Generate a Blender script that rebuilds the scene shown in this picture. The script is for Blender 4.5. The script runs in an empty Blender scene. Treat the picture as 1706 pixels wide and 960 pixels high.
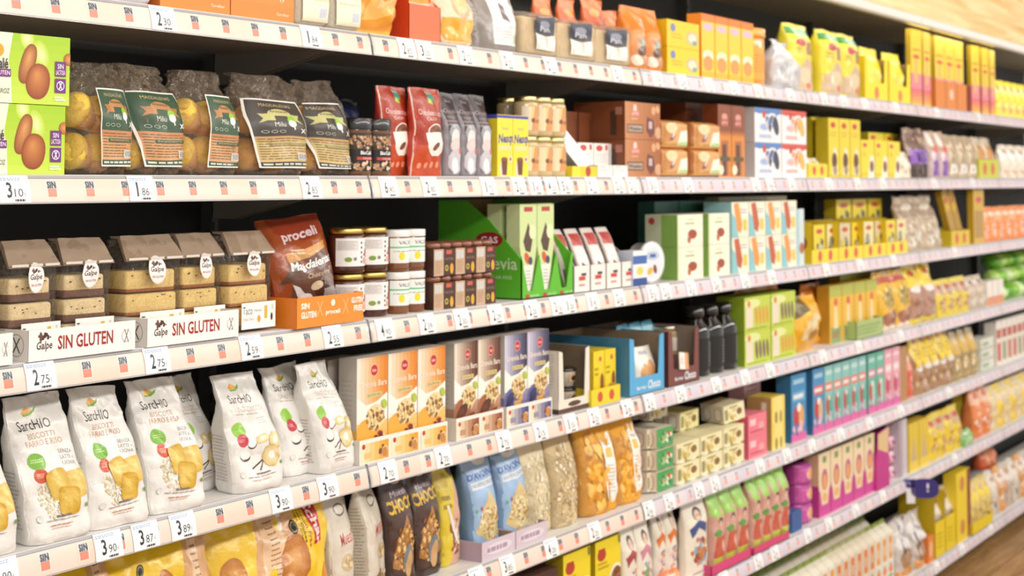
import bpy, bmesh, math, random
from mathutils import Vector, Matrix, noise
from mathutils.geometry import tessellate_polygon
PI = math.pi
sc = bpy.context.scene
COL = sc.collection

# ---------------------------------------------------------------- camera
F_PX = 2500.0                       # focal length in pixels of the 1706 px wide frame
PITCH = math.radians(3.5)
AZ = math.radians(33.1)             # angle between the view axis and the run of the shelves (+X)
CAM = Vector((-2.586, -2.05, 0.0))  # heights are measured from the camera; the floor lies at FLOOR
FLOOR = -1.738
CEIL = 1.45
VIEW = Vector((math.cos(AZ)*math.cos(PITCH), math.sin(AZ)*math.cos(PITCH), math.sin(PITCH)))
RIGHT = Vector((math.sin(AZ), -math.cos(AZ), 0))
UP = RIGHT.cross(VIEW)
CY = 300 - F_PX*math.tan(PITCH)
cd = bpy.data.cameras.new('camera'); cam = bpy.data.objects.new('camera', cd); COL.objects.link(cam)
cam.matrix_world = Matrix.Translation(CAM) @ Matrix((RIGHT, UP, -VIEW)).transposed().to_4x4()
cd.sensor_width = 36; cd.lens = 36*F_PX/1706
cd.shift_y = (CY-480)/1706
cd.clip_start = .05; cd.clip_end = 60
cd.dof.use_dof = True; cd.dof.focus_distance = 2.62; cd.dof.aperture_fstop = 4.9
sc.camera = cam
sc.cycles.transparent_max_bounces = 24
sc.view_settings.view_transform = 'Standard'; sc.view_settings.look = 'None'
sc.view_settings.gamma = 1; sc.view_settings.use_curve_mapping = False
sc.view_settings.exposure = 0.43

def proj(p):
    d = Vector(p)-CAM
    z = d.dot(VIEW)
    return 853+F_PX*d.dot(RIGHT)/z, CY-F_PX*d.dot(UP)/z
def XP(px, y=0.0, z=0.0):           # world X of the point at depth y, height z seen in image column px
    lo, hi = -2.4, 30.0
    for _ in range(50):
        m = (lo+hi)/2
        if proj((m, y, z))[0] < px: lo = m
        else: hi = m
    return (lo+hi)/2

# ---------------------------------------------------------------- world and lights
w = bpy.data.worlds.new('store_air'); sc.world = w; w.use_nodes = True
w.node_tree.nodes['Background'].inputs[0].default_value = (1.0, .97, .93, 1)
w.node_tree.nodes['Background'].inputs[1].default_value = 0.70
def area(name, loc, rot, sx, sy, power, col=(1, .97, .92)):
    l = bpy.data.lights.new(name, 'AREA'); l.shape = 'RECTANGLE'; l.size = sx; l.size_y = sy
    l.energy = power; l.color = col
    o = bpy.data.objects.new(name, l); COL.objects.link(o); o.location = loc; o.rotation_euler = rot
    return o
# ceiling strip lights above the aisle, running along the shelves
area('ceiling_strip_light', (2.0, -1.35, CEIL-.07), (math.radians(22), 0, 0), 10.5, .16, 30)
area('ceiling_strip_light', (2.0, -3.2, CEIL-.07), (math.radians(30), 0, 0), 10.5, .3, 150)
area('ceiling_spot_row', (-2.9, -2.6, CEIL-.07), (math.radians(50), 0, math.radians(-35)), 1.6, .5, 13)

# ---------------------------------------------------------------- materials
def lin(c): return c/12.92 if c <= .04045 else ((c+.055)/1.055)**2.4
def rgb(h):
    h = h.lstrip('#')
    return tuple(lin(int(h[i:i+2], 16)/255) for i in (0, 2, 4))
_mats = {}
def M(h, r=.5, k='paper'):
    key = (h, r, k)
    if key in _mats: return _mats[key]
    m = bpy.data.materials.new(k+'_'+h); m.use_nodes = True
    nt = m.node_tree; b = nt.nodes['Principled BSDF']
    c = rgb(h)
    b.inputs['Base Color'].default_value = (*c, 1); b.inputs['Roughness'].default_value = r
    if k == 'metal': b.inputs['Metallic'].default_value = 1
    if k == 'gloss': b.inputs['Coat Weight'].default_value = .6; b.inputs['Coat Roughness'].default_value = .12
    if k in ('foil', 'cake', 'board'):
        tc = nt.nodes.new('ShaderNodeTexCoord')
        n = nt.nodes.new('ShaderNodeTexNoise'); n.inputs['Scale'].default_value = {'foil': 38, 'cake': 260, 'board': 120}[k]
        n.inputs['Detail'].default_value = 5
        bp = nt.nodes.new('ShaderNodeBump'); bp.inputs['Strength'].default_value = {'foil': .5, 'cake': .45, 'board': .15}[k]
        bp.inputs['Distance'].default_value = {'foil': .006, 'cake': .003, 'board': .001}[k]
        nt.links.new(tc.outputs['Object'], n.inputs['Vector'])
        nt.links.new(n.outputs['Fac'], bp.inputs['Height']); nt.links.new(bp.outputs['Normal'], b.inputs['Normal'])
        if k == 'cake':
            mx = nt.nodes.new('ShaderNodeMixRGB'); mx.inputs[1].default_value = (*[v*.86 for v in c], 1); mx.inputs[2].default_value = (*c, 1)
            cr = nt.nodes.new('ShaderNodeValToRGB'); cr.color_ramp.elements[0].position = .35; cr.color_ramp.elements[1].position = .55
            nt.links.new(n.outputs['Fac'], cr.inputs['Fac']); nt.links.new(cr.outputs['Color'], mx.inputs['Fac'])
            nt.links.new(mx.outputs['Color'], b.inputs['Base Color'])
        if k == 'foil': b.inputs['Coat Weight'].default_value = .35; b.inputs['Coat Roughness'].default_value = .2
    if k == 'film':                 # crinkled see-through wrapper
        nt.nodes.remove(b); out = nt.nodes['Material Output']
        tr = nt.nodes.new('ShaderNodeBsdfTransparent'); tr.inputs[0].default_value = (*[.86+.13*v for v in c], 1)
        gl = nt.nodes.new('ShaderNodeBsdfGlossy'); gl.inputs['Roughness'].default_value = .10
        df = nt.nodes.new('ShaderNodeBsdfDiffuse'); df.inputs[0].default_value = (*c, 1)
        a1 = nt.nodes.new('ShaderNodeMixShader'); a1.inputs[0].default_value = r
        a2 = nt.nodes.new('ShaderNodeMixShader')
        lw = nt.nodes.new('ShaderNodeLayerWeight'); lw.inputs[0].default_value = .22
        tc = nt.nodes.new('ShaderNodeTexCoord'); n = nt.nodes.new('ShaderNodeTexNoise')
        n.inputs['Scale'].default_value = 30; n.inputs['Detail'].default_value = 7; n.inputs['Distortion'].default_value = 2.2
        bp = nt.nodes.new('ShaderNodeBump'); bp.inputs['Strength'].default_value = .9; bp.inputs['Distance'].default_value = .02
        nt.links.new(tc.outputs['Object'], n.inputs['Vector']); nt.links.new(n.outputs['Fac'], bp.inputs['Height'])
        nt.links.new(bp.outputs['Normal'], gl.inputs['Normal']); nt.links.new(bp.outputs['Normal'], lw.inputs['Normal'])
        nt.links.new(tr.outputs[0], a1.inputs[1]); nt.links.new(df.outputs[0], a1.inputs[2])
        mu = nt.nodes.new('ShaderNodeMath'); mu.operation = 'MULTIPLY'; mu.inputs[1].default_value = .6; nt.links.new(lw.outputs['Fresnel'], mu.inputs[0]); nt.links.new(mu.outputs[0], a2.inputs[0]); nt.links.new(a1.outputs[0], a2.inputs[1]); nt.links.new(gl.outputs[0], a2.inputs[2])
        nt.links.new(a2.outputs[0], out.inputs[0])
    _mats[key] = m
    return m
def hx(a, b, t):                    # mix of two hex colours
    A = [int(a[i:i+2], 16) for i in (0, 2, 4)]; B = [int(b[i:i+2], 16) for i in (0, 2, 4)]
    return '%02x%02x%02x' % tuple(round(x+(y-x)*t) for x, y in zip(A, B))
def wood(name, c0, c1, sx, sy, plank, rough):
    m = bpy.data.materials.new(name); m.use_nodes = True; nt = m.node_tree; b = nt.nodes['Principled BSDF']
    tc = nt.nodes.new('ShaderNodeTexCoord'); mp = nt.nodes.new('ShaderNodeMapping'); mp.inputs['Scale'].default_value = (sx, sy, sy)
    n = nt.nodes.new('ShaderNodeTexNoise'); n.inputs['Scale'].default_value = 3; n.inputs['Detail'].default_value = 8; n.inputs['Distortion'].default_value = .6
    cr = nt.nodes.new('ShaderNodeValToRGB'); e = cr.color_ramp.elements
    e[0].position = .3; e[0].color = (*rgb(c0), 1); e[1].position = .68; e[1].color = (*rgb(c1), 1)
    nt.links.new(tc.outputs['Object'], mp.inputs['Vector']); nt.links.new(mp.outputs[0], n.inputs['Vector']); nt.links.new(n.outputs['Fac'], cr.inputs['Fac'])
    last = cr.outputs['Color']
    if plank:
        br = nt.nodes.new('ShaderNodeTexBrick'); br.inputs['Scale'].default_value = 1
        br.inputs['Brick Width'].default_value = 1.4; br.inputs['Row Height'].default_value = .14; br.inputs['Mortar Size'].default_value = .003
        br.inputs['Color1'].default_value = (1, 1, 1, 1); br.inputs['Color2'].default_value = (.74, .74, .74, 1); br.inputs['Mortar'].default_value = (.45, .4, .35, 1)
        nt.links.new(tc.outputs['Object'], br.inputs['Vector'])
        mx = nt.nodes.new('ShaderNodeMixRGB'); mx.blend_type = 'MULTIPLY'; mx.inputs[0].default_value = 1
        nt.links.new(last, mx.inputs[1]); nt.links.new(br.outputs['Color'], mx.inputs[2]); last = mx.outputs['Color']
    nt.links.new(last, b.inputs['Base Color']); b.inputs['Roughness'].default_value = rough
    return m

# ---------------------------------------------------------------- mesh collecting
class MB:
    def __init__(s): s.v = []; s.f = []; s.mi = []; s.sm = []; s.mats = []
    def mat(s, m):
        if m not in s.mats: s.mats.append(m)
        return s.mats.index(m)
    def add(s, vs, fs, m, smooth=False):
        o = len(s.v); k = s.mat(m); s.v.extend(vs)
        for f in fs: s.f.append(tuple(i+o for i in f)); s.mi.append(k); s.sm.append(smooth)
        return s
    def box(s, x0, y0, z0, x1, y1, z1, m, bev=0):
        if bev:
            bm = bmesh.new(); bmesh.ops.create_cube(bm, size=1)
            for v in bm.verts: v.co = Vector(((x0+x1)/2+v.co.x*(x1-x0), (y0+y1)/2+v.co.y*(y1-y0), (z0+z1)/2+v.co.z*(z1-z0)))
            bmesh.ops.bevel(bm, geom=bm.edges[:], offset=bev, segments=2 if bev > .003 else 1, affect='EDGES', profile=.5)
            bm.verts.ensure_lookup_table(); bm.verts.index_update()
            s.add([v.co[:] for v in bm.verts], [[v.index for v in f.verts] for f in bm.faces], m, bev > .003); bm.free(); return s
        vs = [(x, y, z) for z in (z0, z1) for y in (y0, y1) for x in (x0, x1)]
        return s.add(vs, [(0, 2, 3, 1), (4, 5, 7, 6), (0, 1, 5, 4), (1, 3, 7, 5), (3, 2, 6, 7), (2, 0, 4, 6)], m)
    def prism(s, pts, d, m, smooth=False):         # polygon of 3-D points pushed along the vector d
        n = len(pts); a = [Vector(p) for p in pts]; d = Vector(d)
        nrm = sum(((a[i]-a[0]).cross(a[i+1]-a[0]) for i in range(1, n-1)), Vector())
        if nrm.dot(d) > 0: a.reverse()
        vs = [p[:] for p in a]+[(p+d)[:] for p in a]
        return s.add(vs, [tuple(range(n)), tuple(range(2*n-1, n-1, -1))]+[(i, i+n, (i+1) % n+n, (i+1) % n) for i in range(n)], m, smooth)
    def lathe(s, prof, m, cx=0, cy=0, n=28, flute=None):       # prof: (r, z) bottom to top
        vs = []; fs = []
        for r, z in prof:
            for i in range(n):
                a = 2*PI*i/n; q = r*(1+(flute(i, z) if flute else 0))
                vs.append((cx+q*math.sin(a), cy-q*math.cos(a), z))
        k = len(prof)
        for j in range(k-1):
            for i in range(n):
                fs.append((j*n+i, j*n+(i+1) % n, (j+1)*n+(i+1) % n, (j+1)*n+i))
        fs.append(tuple(range(n-1, -1, -1))); fs.append(tuple(range((k-1)*n, k*n)))
        return s.add(vs, fs, m, True)
    def rings(s, rings, m, smooth=True):
        n = len(rings[0]); vs = [p for r in rings for p in r]; fs = []
        for j in range(len(rings)-1):
            for i in range(n): fs.append((j*n+i, j*n+(i+1) % n, (j+1)*n+(i+1) % n, (j+1)*n+i))
        fs.append(tuple(range(n-1, -1, -1))); fs.append(tuple(range((len(rings)-1)*n, len(rings)*n)))
        return s.add(vs, fs, m, smooth)
    def xf(s, mat):
        s.v = [(mat @ Vector(p))[:] for p in s.v]; return s
    def join(s, o):
        n = len(s.v); s.v.extend(o.v); mp = [s.mat(m) for m in o.mats]
        for f, k, sm in zip(o.f, o.mi, o.sm): s.f.append(tuple(i+n for i in f)); s.mi.append(mp[k]); s.sm.append(sm)
        return s
    def mesh(s, name):
        me = bpy.data.meshes.new(name); me.from_pydata(s.v, [], s.f)
        for m in s.mats: me.materials.append(m)
        me.polygons.foreach_set('material_index', s.mi); me.polygons.foreach_set('use_smooth', s.sm)
        me.update(); return me

# ---------------------------------------------------------------- lettering and printed artwork
_txt = {}
def glyphs(t, bold=0.0, shear=0.0):
    key = (t, bold, shear)
    if key not in _txt:
        cu = bpy.data.curves.new('lettering', 'FONT'); cu.body = t; cu.resolution_u = 2; cu.offset = bold; cu.shear = shear
        ob = bpy.data.objects.new('lettering', cu)
        me = ob.to_mesh(); me.calc_loop_triangles()
        vs = [(v.co.x, v.co.y) for v in me.vertices]; tr = [tuple(x.vertices) for x in me.loop_triangles]
        ob.to_mesh_clear(); bpy.data.objects.remove(ob); bpy.data.curves.remove(cu)
        x0 = min(v[0] for v in vs); x1 = max(v[0] for v in vs); y0 = min(v[1] for v in vs); y1 = max(v[1] for v in vs)
        _txt[key] = ([((x-x0)/(x1-x0)-.5, (y-y0)/(y1-y0)-.5) for x, y in vs], tr)
    return _txt[key]
def cut(P, f, c):                   # split a convex polygon at f(p) = c
    A = []; B = []; n = len(P)
    for i in range(n):
        p, q = P[i], P[(i+1) % n]; fp, fq = f(p)-c, f(q)-c
        if fp <= 1e-9: A.append(p)
        if fp >= -1e-9: B.append(p)
        if (fp < -1e-9 and fq > 1e-9) or (fp > 1e-9 and fq < -1e-9):
            t = fp/(fp-fq); x = (p[0]+(q[0]-p[0])*t, p[1]+(q[1]-p[1])*t); A.append(x); B.append(x)
    return A, B
def slices(P, f):                   # cut a convex polygon along every whole value of f
    v = [f(p) for p in P]; lo, hi = math.floor(min(v)+1e-7), math.ceil(max(v)-1e-7); out = []
    for c in range(lo+1, hi):
        A, P = cut(P, f, c)
        if len(A) > 2: out.append((A, c-1))
    if len(P) > 2: out.append((P, max(hi-1, lo)))
    return out
class Art:
    """Flat shapes on a panel of W x H metres; positions and sizes are given as fractions of it."""
    def __init__(s, W, H): s.W = W; s.H = H; s.ops = []; s.lay = 0
    def _p(s, pts, tris, col, step=1): s.ops.append((pts, tris, col, s.lay)); s.lay += step; return s
    def rect(s, u0, v0, u1, v1, col, rot=0, step=1):
        W, H = s.W, s.H; cu, cv = (u0+u1)/2*W, (v0+v1)/2*H; a, b = (u1-u0)/2*W, (v1-v0)/2*H; c, q = math.cos(rot), math.sin(rot)
        return s._p([(cu+x*c-y*q, cv+x*q+y*c) for x, y in ((-a, -b), (a, -b), (a, b), (-a, b))], [(0, 1, 2), (0, 2, 3)], col, step)
    def bg(s, col): return s.rect(.0, .0, 1, 1, col)
    def poly(s, pts, col, step=1):
        P = [(u*s.W, v*s.H) for u, v in pts]
        t = tessellate_polygon([[Vector((x, y, 0)) for x, y in P]])
        return s._p(P, [tuple(x) for x in t], col, step)
    def ell(s, u, v, ru, rv, col, rot=0, n=20, step=1, sq=2, j=0):
        W, H = s.W, s.H; c, q = math.cos(rot), math.sin(rot); P = [(u*W, v*H)]
        for i in range(n):
            a = 2*PI*i/n; co, si = math.cos(a), math.sin(a)
            x = ru*W*math.copysign(abs(co)**(2/sq), co); y = rv*H*math.copysign(abs(si)**(2/sq), si)
            if j: k = 1+random.uniform(-j, j); x *= k; y *= k
            P.append((u*W+x*c-y*q, v*H+x*q+y*c))
        return s._p(P, [(0, 1+i, 1+(i+1) % n) for i in range(n)], col, step)
    def blob(s, u, v, ru, rv, c0, c1, rot=0, sq=2, n=7, du=0, dv=0):      # printed picture of a rounded, toned shape
        for i in range(n):
            t = i/(n-1); k = 1-.85*t; s.ell(u+du*ru*t, v+dv*rv*t, ru*k, rv*k, hx(c0, c1, t**.8), rot, 22, .3, sq=sq)
        s.lay += 1; return s
    def shear(s, k, v0=.5):
        s.ops = [([(x+k*(y-v0*s.H), y) for x, y in p], t, c, l) for p, t, c, l in s.ops]; return s
    def circ(s, u, v, r, col, n=20, step=1): return s.ell(u, v, r, r*s.W/s.H, col, 0, n, step)
    def text(s, t, u, v, w, h, col, rot=0, bold=0.0, shear=0.0, step=1):   # centred box w x h (fractions)
        vs, tr = glyphs(t, bold, shear); c, q = math.cos(rot), math.sin(rot); P = []
        for x, y in vs:
            x *= w*s.W; y *= h*s.H; P.append((u*s.W+x*c-y*q, v*s.H+x*q+y*c))
        return s._p(P, tr, col, step)
    def grad(s, u0, v0, u1, v1, c0, c1, n=8, vert=True):
        for i in range(n):
            c = hx(c0, c1, i/(n-1)); a, b = i/n, (i+1)/n
            if vert: s.rect(u0, v0+(v1-v0)*a, u1, v0+(v1-v0)*b, c, step=0)
            else: s.rect(u0+(u1-u0)*a, v0, u0+(u1-u0)*b, v1, c, step=0)
        s.lay += 1; return s
    def lines(s, u0, v0, u1, v1, n, col, th=.35, jag=.25, rot=0):          # rows of unreadably small print
        rn = random.Random(int((u0*7+v0*13+n)*1000))
        for i in range(n):
            v = v0+(v1-v0)*(i+.5)/n; h = abs(v1-v0)/n*th/2; x = u0
            e = u1-(u1-u0)*rn.uniform(0, jag)
            while x < e-.01:
                wd = (u1-u0)*rn.uniform(.07, .2); s.rect(x, v-h, min(x+wd, e), v+h, col, step=0); x += wd+(u1-u0)*.03
        s.lay += 1; return s
    def scat(s, u, v, ru, rv, n, cols, r0, r1, seed=1, j=.3, nn=7):        # heap of small irregular flakes
        rn = random.Random(seed); st = random.getstate(); random.seed(seed)
        for i in range(n):
            a = rn.uniform(0, 2*PI); d = math.sqrt(rn.random()); r = rn.uniform(r0, r1)
            s.ell(u+ru*d*math.cos(a), v+rv*d*math.sin(a), r, r*s.W/s.H*rn.uniform(.6, 1), rn.choice(cols), rn.uniform(0, 3), nn, .25, j=j)
        random.setstate(st); s.lay += 1; return s
    def bars(s, u0, v0, u1, v1, col='222222', n=14):
        s.rect(u0-.01, v0-.005, u1+.01, v1+.005, 'f4f4f0')
        for i in range(n): s.rect(u0+(u1-u0)*i/n, v0, u0+(u1-u0)*(i+.35+.3*((i*7) % 3)/2)/n, v1, col, step=0)
        s.lay += 1; return s
    def bake(s, mb, surf, maxlen=1e9, base=.0004, step=.00007, r=.45, k='paper'):
        grid = {}
        for pts, tris, col, lay in s.ops:
            if any(x < -1e-6 or y < -1e-6 or x > s.W+1e-6 or y > s.H+1e-6 for x, y in pts):      # keep the print on its panel
                P2 = []; T2 = []
                for t in tris:
                    q = [pts[i] for i in t]
                    for f, c, keep in ((lambda p: p[0], 0, 1), (lambda p: p[0], s.W, 0), (lambda p: p[1], 0, 1), (lambda p: p[1], s.H, 0)):
                        if len(q) > 2: q = cut(q, f, c)[keep]
                    if len(q) > 2:
                        o = len(P2); P2 += q; T2 += [(o, o+i, o+i+1) for i in range(1, len(q)-1)]
                pts, tris = P2, T2
                if not tris: continue
            m = M(col, r, k); off = base+lay*step; T = []
            if maxlen > 100:
                mb.add([surf(x, y, off) for x, y in pts], tris, m); continue
            G = maxlen; vid = {}; V = []; F = []
            def vert(x, y, ci, cj, up):
                key = (round(x, 6), round(y, 6))
                if key not in vid:
                    a, b = x/G-ci, y/G-cj
                    if up: ws = ((ci+1, cj+1, a+b-1), (ci, cj+1, 1-a), (ci+1, cj, 1-b))
                    else: ws = ((ci, cj, 1-a-b), (ci+1, cj, a), (ci, cj+1, b))
                    p = [0.0]*3
                    for i, j, wt in ws:
                        if (i, j) not in grid:
                            q0 = surf(i*G, j*G, 0.0); q1 = surf(i*G, j*G, .001); grid[(i, j)] = (q0, [(q1[k]-q0[k])*1000 for k in range(3)])
                        g = grid[(i, j)]
                        for kk in range(3): p[kk] += wt*(g[0][kk]+g[1][kk]*off)
                    vid[key] = len(V); V.append(tuple(p))
                return vid[key]
            for t in tris:
                for c1, ci in slices([pts[i] for i in t], lambda p: p[0]/G):
                    for c2, cj in slices(c1, lambda p: p[1]/G):
                        for c3, dk in slices(c2, lambda p: p[0]/G-ci+p[1]/G-cj):
                            ids = []
                            for x, y in c3:
                                w_ = vert(x, y, ci, cj, dk >= 1)
                                if not ids or (w_ != ids[-1] and w_ != ids[0]): ids.append(w_)
                            if len(ids) > 2 and len(set(ids)) == len(ids): F.append(ids)
            mb.add(V, F, m, True)
        return mb

# ---------------------------------------------------------------- things
COUNT = {}
def mkobj(name, me):
    o = bpy.data.objects.new(name, me); COL.objects.link(o); return o
class Proto:
    """name of the kind, category, parts = [(name, mesh, label or None, [(name, mesh, label or None)])]; one part alone makes the thing one mesh."""
    def __init__(s, name, cat, parts):
        s.name = name; s.cat = cat; s.parts = []
        for p in parts:
            p = tuple(p)+(None, [])[len(p)-2:] if len(p) < 4 else p
            s.parts.append((p[0], p[1].mesh(p[0]) if isinstance(p[1], MB) else p[1], p[2],
                            [(q[0], q[1].mesh(q[0]) if isinstance(q[1], MB) else q[1]) for q in p[3]]))
def put(pr, loc, label, group=None, rz=0.0, tilt=(0, 0), scale=None):
    if len(pr.parts) == 1 and not pr.parts[0][3]:
        o = mkobj(pr.name, pr.parts[0][1])
    else:
        o = mkobj(pr.name, None); o.empty_display_size = .02
        for nm, me, lb, sub in pr.parts:
            c = mkobj(nm, me); c.parent = o
            if lb: c['label'] = lb
            for n2, m2 in sub:
                d = mkobj(n2, m2); d.parent = c
    o.location = loc; o.rotation_euler = (tilt[0], tilt[1], rz)
    if scale: o.scale = scale
    o['label'] = label; o['category'] = pr.cat
    nw = len(label.split())
    if not 4 <= nw <= 16: print('LABEL LENGTH', nw, label)
    if group: o['group'] = group
    return o
ORD = ['leftmost', 'second', 'third', 'fourth', 'fifth', 'sixth', 'seventh', 'eighth', 'ninth', 'tenth', 'eleventh', 'twelfth', 'thirteenth', 'fourteenth', 'fifteenth', 'sixteenth', 'seventeenth', 'eighteenth', 'nineteenth', 'twentieth']
ORD += ['twenty-'+w for w in ['first', 'second', 'third', 'fourth', 'fifth', 'sixth', 'seventh', 'eighth', 'ninth']]+['thirtieth']+['thirty-'+w for w in ['first', 'second', 'third', 'fourth', 'fifth', 'sixth', 'seventh', 'eighth', 'ninth']]
def opos(i, n):
    if n == 1: return ''
    if n == 2: return ('left ', 'right ')[i]
    if i == n-1: return 'rightmost '
    if n == 3 and i == 1: return 'middle '
    return ORD[i]+' '
def structure(name, mb): o = mkobj(name, mb.mesh(name)); o['kind'] = 'structure'; return o

# ---------------------------------------------------------------- the shop shell
mb = MB(); mb.box(-6, -6, FLOOR-.1, 14, 1.2, FLOOR, wood('wood_floor', '8f693c', 'bd9462', 1.2, 12, True, .38)); structure('floor', mb)
mb = MB(); mb.box(-6, -6, CEIL, 14, 1.2, CEIL+.1, M('d8d6d2', .9)); structure('ceiling', mb)
mb = MB(); mb.box(-6, .62, FLOOR, 14, .74, CEIL, M('bdb8b0', .9)); structure('wall_back', mb)

ZB = [.274, -.040, -.353, -.664, -.968, -1.272, -1.686]      # lower edge of each price rail
RH = .050
ZT = [z+RH-.001 for z in ZB]                                    # shelf surfaces
SN = ['top', 'second', 'third', 'fourth', 'fifth', 'sixth', 'bottom']
BW = 1.25
BAYN = ['leftmost', 'second', 'third', 'fourth', 'fifth', 'sixth', 'rightmost']
# one printed strip of the rail (cream paper with the orange marks), shared by every shelf
TH = math.radians(15)
def rail_surf(u, v, o):             # u along X from the bay's left end, v up the slanted face
    b = .0016*math.sin(PI*min(max(v/RH, 0), 1))*1.5
    y = (v-0)*math.sin(TH)-(o+b)*math.cos(TH); z = v*math.cos(TH)+(o+b)*math.sin(TH)
    return (u, y, z)
def make_shelf(far):
    W = BW-.008
    rail = MB(); n = 7
    prof = [rail_surf(0, RH*(.0+i/n), .0)[1:] for i in range(n+1)]
    prof = [(p[0], p[1]) for p in prof]
    outer = prof+[(.020, RH*.985), (.020, RH*.93)]
    inner = [(y+.004, z) for y, z in reversed(prof[1:-1])]+[(.006, 0.0)]
    pts = [(0, y, z) for y, z in outer+inner]
    rail.prism(pts, (W, 0, 0), M('ccc9cc', .3, 'gloss'))
    strip = MB(); A = Art(W, RH)
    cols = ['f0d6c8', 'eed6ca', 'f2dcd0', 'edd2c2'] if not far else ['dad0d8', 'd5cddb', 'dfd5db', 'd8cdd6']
    k = 14
    for i in range(k): A.rect(.004+i*.992/k, .06, .004+(i+1)*.992/k, .94, cols[(i*3) % 4], step=0)
    A.lay += 1
    A.rect(.0, .87, 1, .985, 'a7a6ab'); A.rect(.0, .865, 1, .885, '6f6d70'); A.rect(0, .02, 1, .05, 'b9b2b0')
    N = 15
    us = [(i+.55)/N for i in range(N)]; hw = .0095/W
    for u in us: A.rect(u-hw*1.15, .2, u+hw*1.15, .80, 'fbf3ee', step=0)
    A.lay += 1
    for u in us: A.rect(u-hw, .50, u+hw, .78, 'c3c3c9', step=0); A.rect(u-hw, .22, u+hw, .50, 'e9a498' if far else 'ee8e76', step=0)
    A.lay += 1
    for u in us:
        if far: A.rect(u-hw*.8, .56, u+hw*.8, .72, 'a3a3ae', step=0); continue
        for q in range(4): A.poly([(u-hw+q*hw*.5, .5), (u-hw+q*hw*.5+hw*.22, .5), (u-hw+q*hw*.5+hw*.42, .78), (u-hw+q*hw*.5+hw*.2, .78)], '8e9098', step=0)
    A.lay += 1
    if not far:
        for u in us: A.text('SIN', u, .64, hw*2.0, .24, '3f434c', bold=.03, step=0)
    A.bake(strip, rail_surf, maxlen=.0085, base=.0004, step=.00006, r=.35)
    board = MB()
    board.box(0, .0125, RH-.026, W, .46, RH-.001, M('e9e7e3', .45))
    board.box(0, .02, RH-.040, W, .040, RH-.026, M('7d766c', .6))
    board.box(0.002, .0135, RH-.0275, W-.002, .459, RH-.026-.0006, M('b3a898', .6))
    brs = []
    for x in (.004, W-.008):
        br = MB(); brs.append(('shelf_bracket', br))
        br.prism([(x, .08, RH-.027), (x, .465, RH-.027), (x, .465, RH-.10), (x, .40, RH-.10)], (.004, 0, 0), M('8c8478', .5))
    return Proto('metal_shelf', 'shelf', [('price_rail', rail, 'glossy pale grey rail along the front edge', [('printed_strip', strip)]), ('shelf_board', board)]+brs)
near_shelf = make_shelf(False); far_shelf = make_shelf(True)
for r in range(7):
    for b in range(7):
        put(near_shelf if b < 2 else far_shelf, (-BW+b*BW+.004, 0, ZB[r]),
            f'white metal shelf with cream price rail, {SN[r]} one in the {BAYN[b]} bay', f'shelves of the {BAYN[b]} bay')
# frames behind and below the shelves
fr = MB(); fr.box(.012, .505, FLOOR+.02, BW-.012, .53, .76, M('2b2927', .7))
up = MB(); up.box(-.011, .47, FLOOR+.02, .011, .53, .76, M('4a4743', .5))
for i in range(60):
    z = FLOOR+.1+i*.04
    up.box(-.009, .4692, z, -.003, .4700, z+.02, M('151515', .7))
frame_p = Proto('shelving_frame', 'shelving frame', [('back_panel', fr), ('upright', up)])
for b in range(7):
    put(frame_p, (-BW+b*BW, 0, 0), f'dark back panel and upright of the {BAYN[b]} shelving bay', 'shelving frames')
# canopy above the top shelf: underside, bright trim, wooden fascia
mb = MB(); mb.box(-1.3, .012, .705, 8.9, .55, .725, M('85795f', .7)); structure('trim_2', mb)
wd = wood('lit_pale_wood', 'e2b66c', 'fde6b0', .7, 9, False, .45)  # wood grain, its pale tone also painting the patches of light on the fascia
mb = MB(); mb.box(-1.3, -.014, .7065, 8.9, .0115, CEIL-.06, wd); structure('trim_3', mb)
tr = MB()
tr.prism([(0, -.022, .700), (0, -.012, .706), (0, .012, .704), (0, .012, .663), (0, -.012, .663), (0, -.020, .670)], (BW-.006, 0, 0), M('f2efe8', .3, 'gloss'))
tp = Proto('canopy_trim', 'trim', [('canopy_trim', tr)])
for b in range(7):
    put(tp, (-BW+b*BW+.003, 0, 0), f'glossy white metal trim below the wooden fascia, {ORD[b]} length from the left', 'canopy trim lengths')
# slim light tube tucked behind the trim, it lights the goods of the top shelf
area('canopy_tube_light', (3.0, .04, .690), (math.radians(-20), 0, 0), 9.0, .025, 8)
# ---------------------------------------------------------------- price tags in the rails
def tag_mesh(price, w=.062, blur=False):
    mb = MB(); H = RH*.93
    def sf(u, v, o): return (u-w/2, *rail_surf(0, v+RH*.035, o+.0016)[1:])
    A = Art(w, H); A.bg('fbfaf9')
    A.lines(.06, .80, .80, .93, 2, '7f9bd0', th=.5)
    if ' ' in price: a, b = price.split(' ')
    else: a, b = price, ''
    A.text(a, .32, .46, .07 if a == '1' else .17, .58, '26262a', bold=.02)
    if b: A.text(b, .62, .36, .28 if len(b) > 1 else .1, .30, '333338')
    A.text('€', .82, .32, .05, .14, '77777c')
    A.lines(.48, .05, .92, .12, 1, '44444c', th=1.1)
    pts = []
    n = 6
    for i in range(n+1): pts.append(sf(0, H*i/n, 0))
    back = [sf(0, H*i/n, -.0008) for i in range(n, -1, -1)]
    mb.prism(pts+back, (w, 0, 0), M('f4f3f2', .4))
    A.bake(mb, sf, maxlen=.007, base=.0004, step=.00005, r=.35)
    return mb
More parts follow.
